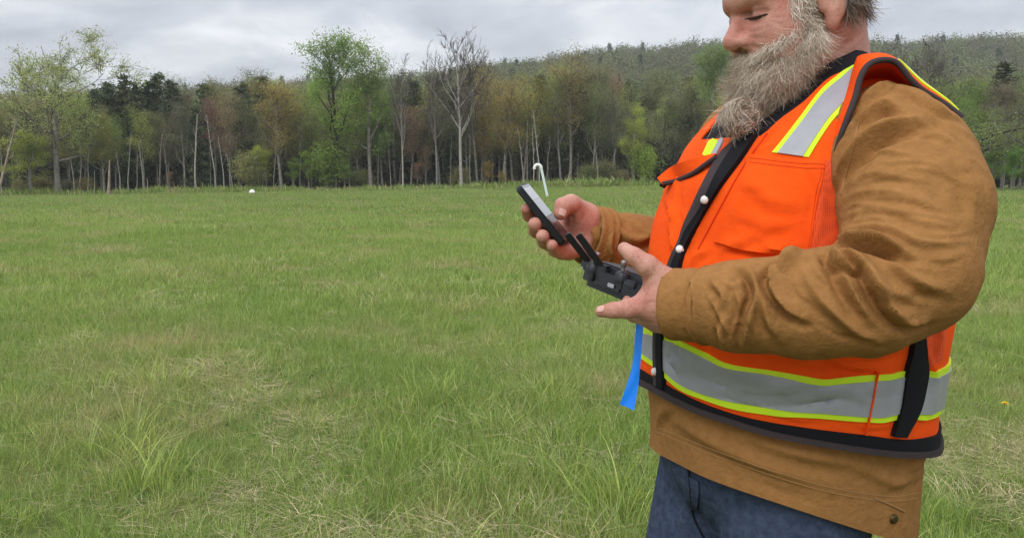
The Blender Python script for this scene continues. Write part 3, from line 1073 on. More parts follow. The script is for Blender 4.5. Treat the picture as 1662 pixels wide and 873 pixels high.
def f_head(P):
    Q = ((P - HO.astype(np.float32)) @ HR.T.astype(np.float32)) / HS
    Qm = Q.copy(); Qm[:, 1] = np.abs(Q[:, 1])
    d = sd_ellipsoid(Q, (-.006, 0, .036), (.101, .080, .084))
    d = smin(d, sd_ellipsoid(Q, (.030, 0, -.030), (.062, .064, .080)), .03)
    d = smin(d, sd_ellipsoid(Q, (.032, 0, -.085), (.062, .062, .042)), .03)
    d = smin(d, sd_ellipsoid(Qm, (.050, .036, -.048), (.036, .030, .038)), .025)
    d = smin(d, sd_capsule(Qm, (.089, .0, .012), (.071, .042, .010), .012, .012), .016)
    # eye hollows
    d = smax(d, -(sd_ellipsoid(Qm, (.095, .034, -.011), (.021, .020, .010))), .012)
    d = smin(d, sd_ellipsoid(Qm, (.069, .033, -.013), (.0165, .018, .0145)), .004)          # lidded eye
    # nose
    nz = sd_capsule(Q, (.083, 0, -.004), (.109, 0, -.036), .0085, .0100)
    nz = smin(nz, sd_ellipsoid(Q, (.107, 0, -.041), (.0125, .0135, .0105)), .008)
    nz = smin(nz, sd_ellipsoid(Qm, (.093, .0165, -.0445), (.0145, .0095, .0105)), .006)
    d = smin(d, nz, .010)
    d = smax(d, -sd_ellipsoid(Qm, (.098, .009, -.0555), (.007, .0048, .005)), .003)
    # crease between the nostril wing and the cheek
    d = smax(d, -sd_capsule(Qm, (.079, .0265, -.030), (.077, .027, -.047), .0025, .0035), .004)
    d = smin(d, sd_ellipsoid(Q, (.075, 0, -.076), (.022, .026, .012)), .012)
    d = smin(d, sd_ellipsoid(Q, (.070, 0, -.112), (.022, .026, .018)), .02)
    # ears
    er = sd_ellipsoid(Qm, (-.004, .084, -.020), (.020, .0075, .035))
    er = smin(er, sd_ellipsoid(Qm, (.002, .081, -.053), (.0095, .0075, .012)), .006)
    er = smax(er, -sd_ellipsoid(Qm, (.002, .0925, -.016), (.0115, .0075, .022)), .004)
    er = smin(er, sd_capsule(Qm, (.014, .083, -.018), (.012, .083, -.032), .0045, .005), .004)
    d = smin(d, er, .006)
    # neck, thick at the nape
    d = d * HS
    nk = sd_capsule(P, HO + HS * (np.array([-.030, 0, -.035]) @ HR), neck_c, .070, .080)
    d = smin(d, nk, .03)
    return d


HV, HF = surface_nets(f_head, HO - 0.19, HO + 0.19, 0.0027)
head_st = [([(872, 19.5), (884, 20.5), (897, 17.5)], .004, -.0016, .5), ([(872, 23.5), (882, 25.5), (895, 23)], .004, -.0012, .4),
           ([(902, 14), (910, 15), (920, 14)], .0025, -.0010, .4), ([(903, 17), (911, 20), (920, 21)], .0025, -.0009, .4), ([(872, 28), (886, 32), (900, 31)], .004, -.0012, .4), ([(861, 13.5), (872, 12.2), (888, 9.6), (903, 9.0)], .0035, -.0030, .2), ([(862, 9.5), (876, 7.5), (895, 5.5), (908, 6.5)], .006, .0022, .3),
           ([(874, 34), (879, 33), (880, 37)], .003, -.0015, .3), ([(866, 39.5), (873, 39), (878, 38)], .0025, -.0022, .2),
           ([(879, 37), (889, 41), (898, 46)], .005, -.002, .4), ([(985, 40), (1000, 33), (1008, 28)], .006, -.002, .5),
           ([(962, 42), (980, 44), (1000, 40)], .006, -.0015, .4)]
HV = sculpt(HV, HF, head_st)
bvh_h = bvh_of(HV, HF)

# ---- hands: palm, thumb and four bent fingers each, blended capsules
def hand(nodes_list, palm, k_f=0.006, k_p=0.012, vox=0.0021, name=''):
    chains = [cap_nodes(n) for n in nodes_list]
    pal = [cap_nodes(n) for n in palm]
    allp = np.array([q[0] for c in chains + pal for q in c])

    def f(P):
        d = None
        for c in pal:
            e = sd_chain(P, c, 0.012)
            d = e if d is None else smin(d, e, k_p)
        dd = None
        for c in chains:
            e = sd_chain(P, c, 0.003)
            # fingers stay apart from each other but grow out of the palm
            dd = e if dd is None else smin(dd, e, 0.0015)
        return smin(d, dd, k_f)
    return surface_nets(f, allp.min(0) - 0.035, allp.max(0) + 0.035, vox)


near_fingers = [
    # thumb up along the controller's top, tip by the near stick
    [(776, 231, 1.085, 17), (759, 219, 1.080, 13), (743, 211, 1.085, 10.5), (731.5, 205, 1.095, 8)],
    # forefinger pointing along the underside
    [(758, 251, 1.085, 15), (736, 254.5, 1.085, 11.5), (718, 255.5, 1.095, 9.5), (704, 256.5, 1.105, 7)],
    [(760, 260, 1.105, 14), (744, 258, 1.135, 11), (738, 250, 1.165, 9.5), (742, 243, 1.18, 8)],
    [(765, 263, 1.125, 13), (752, 259, 1.155, 10.5), (747, 250, 1.185, 9), (751, 243, 1.20, 8)],
    [(772, 264, 1.145, 11), (762, 260, 1.175, 9), (757, 252, 1.20, 8), (760, 245, 1.21, 7)]]
near_palm = [[(800, 250, 1.07, 33), (779, 250, 1.085, 30), (764, 250, 1.095, 20)], [(786, 236, 1.085, 22), (770, 230, 1.085, 16)],
             [(790, 262, 1.09, 21), (770, 263, 1.11, 16)], [(785, 252, 1.10, 26), (768, 258, 1.135, 15)]]
N1V, N1F = hand(near_fingers, near_palm)
hn_st = [([(752, 240), (757, 232), (766, 226)], .004, -.0016, .4), ([(745, 262), (757, 265.5), (770, 267)], .004, -.0016, .4),
         ([(779, 236), (770, 245), (760, 250)], .006, -.0012, .4), ([(733, 251), (734, 255), (733, 259)], .003, -.0007, .4),
         ([(783, 228), (778, 240), (777, 258)], .007, -.0012, .4), ([(742, 206.5), (744, 210), (742, 214)], .003, -.0007, .4)]
hn_st += [([(x, y - d), (x + .5, y), (x, y + d)], .0022, -.0007, .6) for x, y, d in ((736, 253.5, 3), (738, 253.6, 3), (718, 255, 2.4), (720, 255, 2.4), (747, 213, 3), (749, 214.5, 3), (738, 208.5, 2.2))]
hn_st += [([(757, 247), (768, 246), (780, 247)], .0028, .0007, .3), ([(760, 256), (772, 256), (784, 258)], .0026, .0006, .3), ([(768, 236), (776, 233), (785, 232)], .0026, .0008, .3)]
N1V = sculpt(N1V, N1F, hn_st)

far_fingers = [
    # thumb bent over the far edge of the phone
    [(679, 175, 1.50, 15), (669, 168.5, 1.475, 12), (660, 170, 1.455, 10.5), (657, 175.5, 1.45, 8.5)],
    # fingers come round under the phone to its near edge
    [(655, 186, 1.53, 12), (632, 180, 1.515, 9), (620, 177, 1.475, 8), (617, 172, 1.445, 6.5)],
    [(658, 195, 1.52, 12), (640, 194, 1.50, 9.5), (628, 190, 1.46, 8.5), (627, 184.5, 1.425, 8)],
    [(662, 202, 1.50, 12), (648, 202, 1.48, 9.5), (638, 199, 1.45, 8.5), (636, 194.5, 1.42, 8)],
    [(667, 207, 1.48, 11), (658, 208, 1.46, 8.5), (650, 206, 1.44, 8), (647, 202, 1.42, 7)]]
far_palm = [[(704, 194, 1.525, 21), (682, 185, 1.515, 21), (664, 190, 1.515, 17)], [(692, 196, 1.51, 19), (672, 204, 1.495, 13)], [(684, 180, 1.505, 20), (674, 176, 1.49, 14)]]
N2V, N2F = hand(far_fingers, far_palm)
N2V = sculpt(N2V, N2F, [([(668, 176), (671, 181), (670, 188)], .004, -.0022, .4), ([(661, 181), (667, 178), (672, 180)], .004, -.0016, .4)])

# hidden limbs and trunk under the clothes
def f_hidden(P):
    d = sd_capsule(P, (neck_c[0], neck_c[1], 1.46), hipc, .13, .15)
    d = smin(d, sd_capsule(P, neck_c + np.array([0, 0, -.10]), neck_c + np.array([0, 0, .02]), .07, .065), .05)
    for ch in (near_nodes, far_nodes):
        d = smin(d, sd_chain(P, [(p, r * .62) for p, r in ch], .03), .03)
    for h, k, a in LEGS:
        d = smin(d, sd_capsule(P, h, k, .085, .06), .03)
        d = smin(d, sd_capsule(P, k, a, .06, .045), .02)
    return d


UV_, UF_ = surface_nets(f_hidden, hipc + np.array([-.62, -.5, -.95]), hipc + np.array([.42, .5, .70]), 0.018)
BV_, BF_ = join_parts([(HV, HF), (N1V, N1F), (N2V, N2F), (UV_, UF_)])
body = child('body', BV_, BF_, M['skin'], man)


def nail(c, across, along, nrm, w, l):
    c, across, along, nrm = map(np.asarray, (c, across, along, nrm))
    G = np.zeros((7, 6, 3)); Nn = np.zeros((7, 6, 3)); Nn[:] = nrm
    for i in range(7):
        for j in range(6):
            a, b = (i / 6 - .5) * w, (j / 5 - .5) * l
            G[i, j] = c + across * a * (1 - .25 * (abs(j / 5 - .5) * 2) ** 3) + along * b - nrm * (a / w) ** 2 * w * .35
    return in_man(grid_slab(G, Nn, .001, 'fingernail', M['nail'], body))


def nail_px(V, F, px, py, dpx, w, l):
    b = bvh_of(V, F)
    l0, n0, _ = cast(b, px, py)
    if l0 is None:
        return
    l1, _, _ = cast(b, px + dpx[0], py + dpx[1])
    al = np.array(l1 - l0) if l1 is not None else np.array([dpx[0], 0, -dpx[1]]) * .001
    n0 = np.array(n0); al -= n0 * (al @ n0); al /= np.linalg.norm(al) + 1e-9
    nail(np.array(l0) + n0 * .0008, np.cross(al, n0), al, n0, w, l)


nail_px(N1V, N1F, 704, 254.2, (-3, .4), .009, .011)
nail_px(N2V, N2F, 659.5, 174.5, (-1.5, 2.5), .013, .014)

# eye, lashes
for s in (1, -1):
    c = hl2w((.0715, .033 * s, -.0145))
    u_, v_ = np.mgrid[0:2 * np.pi:16j, 0:np.pi:10j]
    V = np.stack([np.cos(u_) * np.sin(v_), np.sin(u_) * np.sin(v_), np.cos(v_)], -1).reshape(-1, 3) * 0.0135 + c
    F = np.array([(i * 10 + j, (i + 1) * 10 + j, (i + 1) * 10 + j + 1, i * 10 + j + 1) for i in range(15) for j in range(9)])
    child('eye', V, F, M['eye'], body)
lash = []
for px0, py0, px1, py1, dep in ((873.5, 16.2, 899, 12.6, 0),):
    L_ = resample([(872.5, 16.0), (880, 15.0), (890, 13.4), (900, 11.8)], 14)
    pp = []
    for p in L_:
        l, n_, _ = cast(bvh_h, *p)
        if l is not None:
            pp.append(np.array(l) + np.array(n_) * .0004)
    lash.append(tube(np.array(pp), np.r_[.0005, np.linspace(.0009, .0017, len(pp) - 2), .0005], 6))
pp = []
for p in resample([(877.5, 16.6), (884, 15.9), (892, 14.4)], 8):
    l, n_, _ = cast(bvh_h, *p)
    pp.append(np.array(l) + np.array(n_) * .0001)
lash.append(tube(np.array(pp), np.r_[.0004, np.full(len(pp) - 2, .0014), .0004], 6))
V, F = join_parts(lash)
child('eyelashes', V, F, M['lash'], body)

# ---- hair: ribbons
def strands(name, roots, dirs, lens, mat, parent, seg=7, width=0.0008, curl=0.3, grav=0.0, shade=None, seed=1, tight=1.0):
    r = np.random.default_rng(seed)
    n = len(roots)
    p = np.asarray(roots, float).copy(); d = np.asarray(dirs, float).copy()
    d /= np.linalg.norm(d, axis=1, keepdims=True)
    ax = r.normal(0, 1, (n, 3)); ax /= np.linalg.norm(ax, axis=1, keepdims=True)
    wv = np.cross(d, r.normal(0, 1, (n, 3))); wv /= np.linalg.norm(wv, axis=1, keepdims=True)
    Vs = []
    for k in range(seg + 1):
        w = width * (1 - 0.75 * (k / seg) ** 2)
        Vs.append(np.stack([p - wv * w / 2, p + wv * w / 2], 1))
        d = d + np.cross(ax, d) * curl * r.uniform(.4, 1.4, (n, 1)) + r.normal(0, .10, (n, 3)) * tight + np.array([0, 0, -grav])
        d /= np.linalg.norm(d, axis=1, keepdims=True)
        p = p + d * (np.asarray(lens)[:, None] / seg)
    V = np.stack(Vs, 1).reshape(n * (seg + 1) * 2, 3)
    base = (np.arange(n) * (seg + 1) * 2)[:, None, None]
    q = np.arange(seg)[None, :, None] * 2
    F = (base + q + np.array([0, 1, 3, 2])[None, None]).reshape(-1, 4)
    me = fast_mesh(name, V, F)
    sh = shade if shade is not None else r.uniform(0, 1, n)
    a = me.attributes.new('shade', 'FLOAT', 'POINT')
    a.data.foreach_set('value', np.repeat(sh, (seg + 1) * 2).astype(np.float32))
    return in_man(link(name, me, mat, parent, False))


def sample_faces(V, F, n, seed, sel=None):
    r = np.random.default_rng(seed)
    a, b, c, d = (V[F[:, i]] for i in range(4))
    ar = np.linalg.norm(np.cross(c - a, d - b), axis=1)
    ctr = (a + b + c + d) / 4
    if sel is not None:
        ar = ar * sel(ctr)
    i = r.choice(len(F), n, p=ar / ar.sum())
    s, t = r.uniform(0, 1, (2, n, 1))
    P = (a[i] * (1 - s) + b[i] * s) * (1 - t) + (d[i] * (1 - s) + c[i] * s) * t
    nf = np.cross(c - a, d - b)[i]
    nf /= np.linalg.norm(nf, axis=1, keepdims=True) + 1e-12
    return P, nf


# beard mass in head space (mirrored)
def f_beard(P):
    Q = ((P - HO.astype(np.float32)) @ HR.T.astype(np.float32)) / HS
    Q = Q.copy(); Q[:, 1] = np.abs(Q[:, 1])
    d = sd_capsule(Q, (.020, .066, -.020), (.022, .062, -.060), .010, .020)
    d = smin(d, sd_capsule(Q, (.022, .060, -.062), (.060, .034, -.100), .022, .034), .02)
    d = smin(d, sd_capsule(Q, (.066, .030, -.100), (.084, .0, -.118), .034, .040), .02)
    d = smin(d, sd_capsule(Q, (.096, .003, -.064), (.064, .040, -.076), .0145, .014), .012)
    d = smin(d, sd_capsule(Q, (.088, .010, -.090), (.070, .030, -.095), .022, .022), .015)
    d = smin(d, sd_capsule(Q, (.078, 0, -.135), (.052, 0, -.176), .034, .024), .02)
    d = smin(d, sd_capsule(Q, (.040, .010, -.105), (.050, 0, -.150), .040, .032), .02)
    return d * HS + 0.003


BDV, BDF = surface_nets(f_beard, HO + np.array([-.16, -.17, -.30]), HO + np.array([.12, .17, .03]), 0.005)
_n = vnormals(BDV, BDF)
_w = sum(np.sin(BDV @ _r.normal(0, 1, 3) * _r.uniform(80, 260) + _r.uniform(0, 6)) for _ in range(10)) / 10
BDV2 = BDV + _n * (_w * 0.004 - 0.004)[:, None]
beard = child('beard', BDV2, BDF, M['beard'], man)
P_, n_ = sample_faces(BDV2, BDF, 44000, 4)
Qh = ((P_ - HO) @ HR.T) / HS
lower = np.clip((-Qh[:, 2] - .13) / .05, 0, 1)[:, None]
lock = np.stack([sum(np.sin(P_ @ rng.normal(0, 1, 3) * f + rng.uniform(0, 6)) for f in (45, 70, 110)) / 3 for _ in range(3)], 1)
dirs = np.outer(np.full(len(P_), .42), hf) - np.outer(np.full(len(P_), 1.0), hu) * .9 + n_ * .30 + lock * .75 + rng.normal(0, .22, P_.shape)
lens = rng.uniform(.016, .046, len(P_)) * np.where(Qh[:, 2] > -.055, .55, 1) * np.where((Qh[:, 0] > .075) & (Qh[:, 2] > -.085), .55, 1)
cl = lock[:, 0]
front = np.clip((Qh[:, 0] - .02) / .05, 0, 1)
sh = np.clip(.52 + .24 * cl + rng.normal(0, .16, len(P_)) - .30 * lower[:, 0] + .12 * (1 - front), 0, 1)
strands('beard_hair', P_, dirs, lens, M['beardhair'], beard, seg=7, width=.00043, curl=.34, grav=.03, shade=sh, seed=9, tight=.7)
# thin growth on the cheek above the beard line
ps, ns = [], []
for _ in range(900):
    t_ = rng.uniform(0, 1)
    l, nn, i = cast(bvh_h, 872 + 66 * t_ + rng.normal(0, 6), 45 - 24 * t_ ** 1.5 + abs(rng.normal(0, 4)))
    if l is not None:
        ps.append(np.array(l)); ns.append(np.array(nn))
ps, ns = np.array(ps), np.array(ns)
strands('beard_hair', ps, ns * .25 - hu * .8 + hf * .5 + rng.normal(0, .35, ps.shape), rng.uniform(.008, .020, len(ps)), M['beardhair'], beard, seg=5, width=.0006, curl=.3,
        shade=rng.uniform(.35, 1, len(ps)), seed=31)
# bun-like curl at the end of the beard: locks that coil
_l = cast(bvh_v, 862, 122)[0]
tip = at(861, 95.5, _l.y - 0.012)
def curl_locks(nl, seed, tip, size):
    """locks that wind round the beard's tied end"""
    r = np.random.default_rng(seed)
    seg = 10
    th0 = r.uniform(0, 2 * np.pi, nl); rad = .017 * size * np.sqrt(r.uniform(.12, 1, nl)); dep = r.normal(0, .009 * size, nl)
    sw = r.uniform(1.0, 2.2, nl)
    a1, a2 = r.uniform(-.7, .7, 2)
    TR = np.array(Matrix.Rotation(a1, 3, 'Z') @ Matrix.Rotation(a2, 3, 'X'))
    stray = r.normal(0, 1, (nl, 3)) * (r.uniform(0, 1, (nl, 1)) ** 5) * .016
    Vs = []
    for k in range(seg + 1):
        t = k / seg
        th = th0 + sw * t
        q = np.stack([np.cos(th) * rad * 1.05 * (1 + .25 * t), dep * (1 - .3 * t), np.sin(th) * rad * .80 - .012 * t * t], 1) @ TR + r.normal(0, .0006, (nl, 3)) + stray * t ** 2
        p = tip + q
        wv = np.stack([np.cos(th), np.zeros(nl), np.sin(th)], 1) * (.00075 * (1 - .6 * t * t))[..., None] if False else np.stack([np.cos(th), 0 * th, np.sin(th)], 1) * .0006 * (1 - .6 * t * t)
        Vs.append(np.stack([p - wv / 2, p + wv / 2], 1))
    V = np.stack(Vs, 1).reshape(nl * (seg + 1) * 2, 3)
    base = (np.arange(nl) * (seg + 1) * 2)[:, None, None]
    F = (base + np.arange(seg)[None, :, None] * 2 + np.array([0, 1, 3, 2])[None, None]).reshape(-1, 4)
    me = fast_mesh('beard_curl', V, F)
    sh = np.clip(.30 + .36 * np.sin(rad * 1100 + th0 * 1.0 + seed) + r.normal(0, .14, nl), 0, 1)
    a = me.attributes.new('shade', 'FLOAT', 'POINT'); a.data.foreach_set('value', np.repeat(sh, (seg + 1) * 2).astype(np.float32))
    in_man(link('beard_curl', me, M['beardhair'], beard, False))


_y = tip[1]
for q, (cx_, cy_, dy_, rd_, nn_, sd_) in enumerate(((866, 89, .004, 1.0, 2300, 12), (855, 94.5, -.002, .75, 1500, 13), (866, 100, -.004, .85, 1800, 14), (876, 95, .004, .75, 1200, 15))):
    curl_locks(nn_, sd_, at(cx_, cy_, _y + dy_), rd_)
core_V, core_F = surface_nets(lambda P: sd_ellipsoid(P, tip, (.017, .015, .013)), tip - .03, tip + .03, .004)
child('beard_core', core_V, core_F, M['beard'], beard)

# hair on the back and side of the head
def hair_sel(c):
    q = ((c - HO) @ HR.T) / HS
    on = (np.abs(q[:, 1]) < .2) & (q[:, 2] > -.045) & (q[:, 0] < .058 - .0 * q[:, 2])
    side = (q[:, 0] > -.022) & (q[:, 2] < .040)           # clear round the ear
    low = (q[:, 2] < .072) & (q[:, 0] > .020)
    return (on & ~side & ~low).astype(float) + 1e-12


P_, n_ = sample_faces(HV, HF, 9000, 6, hair_sel)
Qh = ((P_ - HO) @ HR.T) / HS
dirs = n_ * .20 + np.outer(np.full(len(P_), -.55), hf) * np.clip(Qh[:, 2:3] * 10, 0, 1) + np.outer(np.full(len(P_), -.9), hu) * np.clip(1.1 - Qh[:, 2:3] * 6, .25, 1) + rng.normal(0, .10, P_.shape)
cl = sum(np.sin(P_ @ rng.normal(0, 1, 3) * f + rng.uniform(0, 6)) for f in (80, 130, 200)) / 3
hair = strands('hair', P_, dirs, rng.uniform(.022, .045, len(P_)), M['greyhair'], man, seg=6, width=.001, curl=.15, shade=np.clip(.42 + .4 * cl + rng.normal(0, .18, len(P_)), 0, 1), seed=21)
# sideburn grey in front of the ear, and a loose wisp at the brow
ps, ns = [], []
for _ in range(420):
    l, n_, i = cast(bvh_h, rng.uniform(925, 957), rng.uniform(-12, 16))
    if l is not None:
        ps.append(np.array(l)); ns.append(np.array(n_))
ps, ns = np.array(ps), np.array(ns)
strands('sideburn', ps, ns * .3 - hu * .9 + rng.normal(0, .22, ps.shape), rng.uniform(.014, .028, len(ps)), M['beardhair'], hair, seg=5, width=.0008, curl=.2,
        shade=rng.uniform(.4, 1, len(ps)), seed=22)
wr = hl2w((.082, .03, .085)) + rng.normal(0, .004, (26, 3))
strands('hair_wisp', wr, np.array([-1.0, 0, -.25]) + rng.normal(0, .12, (26, 3)), rng.uniform(.05, .085, 26), M['greyhair'], hair, seg=9, width=.0008, curl=.12, grav=.24, seed=23, tight=.5)
er = hl2w((.086, .035, .022)) + np.outer(rng.uniform(-.022, .022, 260), hl) + np.outer(rng.normal(0, .003, 260), hu)
strands('eyebrow', er, hl * .8 + hf * .3 - hu * .2 + rng.normal(0, .2, (260, 3)), rng.uniform(.008, .014, 260), M['greyhair'], hair, seg=4, width=.0007, curl=.1, seed=24)

# ------------------------------------------------------------------ phone
def box_lattice(L, W, T, c, l, w, t, bev, seg=4):
    bm = bmesh.new()
    bmesh.ops.create_cube(bm, size=1)
    bmesh.ops.scale(bm, vec=(L, W, T), verts=bm.verts)
    ed = [e for e in bm.edges if abs(e.verts[0].co.z - e.verts[1].co.z) > T * .5]
    bmesh.ops.bevel(bm, geom=ed, offset=min(L, W) * bev, segments=seg, affect='EDGES', profile=.5)
    top = [e for e in bm.edges if abs(e.verts[0].co.z - e.verts[1].co.z) < T * .1]
    bmesh.ops.bevel(bm, geom=top, offset=T * .22, segments=2, affect='EDGES')
    Mx = Matrix(((l[0], w[0], t[0], c[0]), (l[1], w[1], t[1], c[1]), (l[2], w[2], t[2], c[2]), (0, 0, 0, 1)))
    bmesh.ops.transform(bm, matrix=Mx, verts=bm.verts)
    bmesh.ops.recalc_face_normals(bm, faces=bm.faces)
    return bm


def bm_obj(name, bm, mat, parent, smooth=False):
    me = bpy.data.meshes.new(name)
    bm.to_mesh(me); bm.free()
    o = link(name, me, mat, parent, smooth)
    if smooth:
        o.data.set_sharp_from_angle(angle=math.radians(35))
    if parent is not None:
        o.data.transform(Matrix.Translation(-parent.location))
    return o


def unit(v):
    return np.asarray(v) / np.linalg.norm(v)


pa, pb = at(608.5, 156, 1.425), at(658, 199.5, 1.415)      # near long edge, top end to bottom end
pl = unit(pa - pb)
pn0 = unit(np.cross(pl, np.array([0, 1.0, 0])))
if pn0[2] < 0: pn0 = -pn0
a_ = math.radians(11)
pw = unit(np.array([0, 1.0, 0]) - pl * pl[1])
pn = unit(pn0 * math.cos(a_) - pw * math.sin(a_)); pw = unit(np.cross(pn, pl)); pw = pw if pw[1] > 0 else -pw
plen = np.linalg.norm(pa - pb) + .012
pc = (pa + pb) / 2 + pw * .036
phone = empty('phone', pc)
tag(phone, 'black smartphone with a lit pale screen held tilted in his far hand', 'phone')
M['stickmetal'] = material('stick_metal', (.25, .25, .26), .35, metal=.8)
bm_obj('phone_case', box_lattice(plen, .074, .0125, pc, pl, pw, pn, .11), M['blackplastic'], phone, True)


def screen_mat():
    m = bpy.data.materials.new('phone_screen')
    m.use_nodes = True
    t = m.node_tree; b = t.nodes['Principled BSDF']
    b.inputs['Roughness'].default_value = 0.12
    co = N(t, 'ShaderNodeUVMap')
    s = N(t, 'ShaderNodeSeparateXYZ')
    t.links.new(co.outputs[0], s.inputs[0])
    r = ramp(t, [(0.0, (.035, .012, .012)), (.30, (.060, .022, .022)), (.42, (.05, .03, .03)), (.44, (.30, .31, .34)), (.70, (.34, .35, .38)), (.72, (.24, .25, .27)), (.74, (.36, .37, .40)), (.93, (.40, .41, .44)), (.95, (.16, .165, .18))], 'CONSTANT')
    t.links.new(s.outputs['X'], r.inputs['Fac'])
    b.inputs['Base Color'].default_value = (.02, .02, .02, 1)
    t.links.new(r.outputs['Color'], b.inputs['Emission Color'])
    b.inputs['Emission Strength'].default_value = 0.75
    return m


sl, sw = plen - .008, .068
G = [pc + pn * .0066 + pl * (sl * (i - .5)) + pw * (sw * (j - .5)) for i, j in ((0, 0), (1, 0), (1, 1), (0, 1))]
me = bpy.data.meshes.new('screen')
me.from_pydata([tuple(v) for v in G], [], [(0, 1, 2, 3)])
uv = me.uv_layers.new(name='UVMap')
for i, c in enumerate(((0, 0), (1, 0), (1, 1), (0, 1))):
    uv.data[i].uv = c
so = link('screen', me, screen_mat(), phone, False)
so.data.transform(Matrix.Translation(-phone.location))
bm_obj('power_button', box_lattice(.011, .0015, .003, pc + pl * .03 - pw * .0375, pl, pw, pn, .2, 2), M['darkgrey'], phone)
bm_obj('camera_ring', box_lattice(.012, .012, .003, pc + pl * .05 + pw * .018 - pn * .0068, pl, pw, pn, .4, 4), M['darkgrey'], phone)

# ------------------------------------------------------------------ remote controller
ra, rb = at(682, 222, 1.275), at(762, 243.5, 1.125)        # middle of the front face, far end to near end
rw = unit(rb - ra)
rd = unit(np.array([-rw[1], rw[0], 0.0]));  rd = rd if rd[0] > 0 else -rd
rd = unit(rd + np.array([0, 0, -.22])); rd = unit(rd - rw * (rd @ rw))
rn = unit(np.cross(rd, rw)); rn = rn if rn[2] > 0 else -rn
RL = np.linalg.norm(rb - ra) + .02
rc = (ra + rb) / 2 + rd * .045
remote = empty('remote_controller', rc)
tag(remote, 'black handheld remote controller with two antennas and two thumb sticks in his near hand', 'remote controller')


def RP(w, d, n):
    """point on the controller: w along its width (far -> near, -1..1), d from the front face towards him (m), n up (m)"""
    return (ra + rb) / 2 + rw * (w * RL / 2) + rd * d + rn * n


def rbox(name, w, d, n, sw_, sd, sn, mat, bev=.2, parent=remote, rot=0.0):
    l, u, t = rw, rd, rn
    if rot:
        l, t = unit(rw * math.cos(rot) + rn * math.sin(rot)), unit(rn * math.cos(rot) - rw * math.sin(rot))
    return bm_obj(name, box_lattice(sw_, sd, sn, RP(w, d, n), l, u, t, bev), mat, parent, True)


rbox('housing', 0, .046, -.002, RL, .096, .040, M['blackplastic'], .30)
rbox('top_plate', 0.02, .050, .0185, RL * .84, .074, .005, M['darkgrey'], .3)
rbox('grip', .82, .052, -.014, RL * .20, .080, .040, M['blackplastic'], .35)
rbox('antenna_hinge', -.78, .004, .010, .030, .016, .018, M['blackplastic'], .3)
rbox('antenna_hinge', -.40, .004, .010, .030, .016, .018, M['blackplastic'], .3)
rbox('front_panel', -.10, -.0018, -.002, RL * .34, .004, .020, M['blackplastic'], .3)
rbox('label_plate', .02, -.0055, -.006, .016, .002, .006, M['metal'], .3)
rbox('shoulder_button', .44, -.002, .006, .024, .010, .010, M['darkgrey'], .3)
rbox('shoulder_button', -.90, .004, .004, .008, .008, .008, M['metal'], .35)
rbox('control_wheel', -.56, -.004, -.004, .018, .012, .012, M['blackplastic'], .45)
rbox('display', 0, .050, .0195, .045, .026, .002, M['blackplastic'], .1)
for w_, tipx, tipy, td in ((-.80, 664.5, 192.5, 1.262), (-.44, 677.5, 193.0, 1.235)):
    b0 = RP(w_, .004, .014); t0 = at(tipx, tipy, td)
    ax = unit(t0 - b0); si = unit(np.cross(ax, np.array([-.5, -.8, .2]))); nn = np.cross(ax, si)
    L_ = np.linalg.norm(t0 - b0)
    bm_obj('antenna', box_lattice(L_, .0105, .0075, (b0 + t0) / 2, ax, si, nn, .28), M['blackplastic'], remote, True)
for (bx, by, tx, ty, bd) in ((697, 218, 701.5, 208, 1.25), (729.5, 226, 731.5, 214.5, 1.19)):
    b0, t0 = at(bx, by, bd), at(tx, ty, bd)
    ax = t0 - b0
    q = np.array([b0 + ax * .18, b0 + ax * .2, b0 + ax * .45, b0 + ax * .5, b0 + ax * .6, b0 + ax * .92, b0 + ax, b0 + ax * 1.01])
    V, F = tube(q, [.003, .003, .0028, .0028, .0042, .0046, .0036, .0005], 14)
    V2, F2 = tube(np.array([b0 - ax * .5, b0, b0 + ax * .15, b0 + ax * .25, b0 + ax * .27]), [.012, .0115, .009, .004, .0003], 16)
    o2 = link('stick_boot', fast_mesh('stick_boot', V2, F2), M['blackplastic'], remote)
    o2.data.transform(Matrix.Translation(-remote.location))
    me = fast_mesh('thumb_stick', V, F)
    o = link('thumb_stick', me, M['stickmetal'], remote)
    o.data.transform(Matrix.Translation(-remote.location))

# ------------------------------------------------------------------ blue flagging tape
RT = resample([(746, 262, 1.165), (744.5, 280, 1.165), (741, 300, 1.16), (733.5, 317, 1.155), (726, 333, 1.15)], 26)
RB2 = resample([(755, 262, 1.155), (752, 280, 1.15), (750.5, 300, 1.145), (748.5, 318, 1.14), (743, 338, 1.135)], 26)
G = np.zeros((26, 6, 3))
for i in range(26):
    A, B = at(*RT[i]), at(*RB2[i])
    for j in range(6):
        G[i, j] = A * (1 - j / 5) + B * j / 5 + np.array([0, .004 * math.sin(j / 5 * math.pi + i * .25), 0])
Nn = np.zeros_like(G); Nn[:] = (-.1, -.99, .05)

M['tape'] = material('blue_plastic_tape', (0.002, 0.21, 0.86), 0.4, var=.05, vscale=40, spec=.5)
tape = grid_slab(G, Nn, .0006, 'flagging_tape', M['tape'], None)
tag(tape, 'bright blue strip of flagging tape hanging below the controller', 'tape')
# ------------------------------------------------------------------ ground
ZX = [-70, -52, -46, -17, 13, 30, 52, 90]
ZF = [-.60, -.58, -.52, -.06, .42, .35, .10, .0]


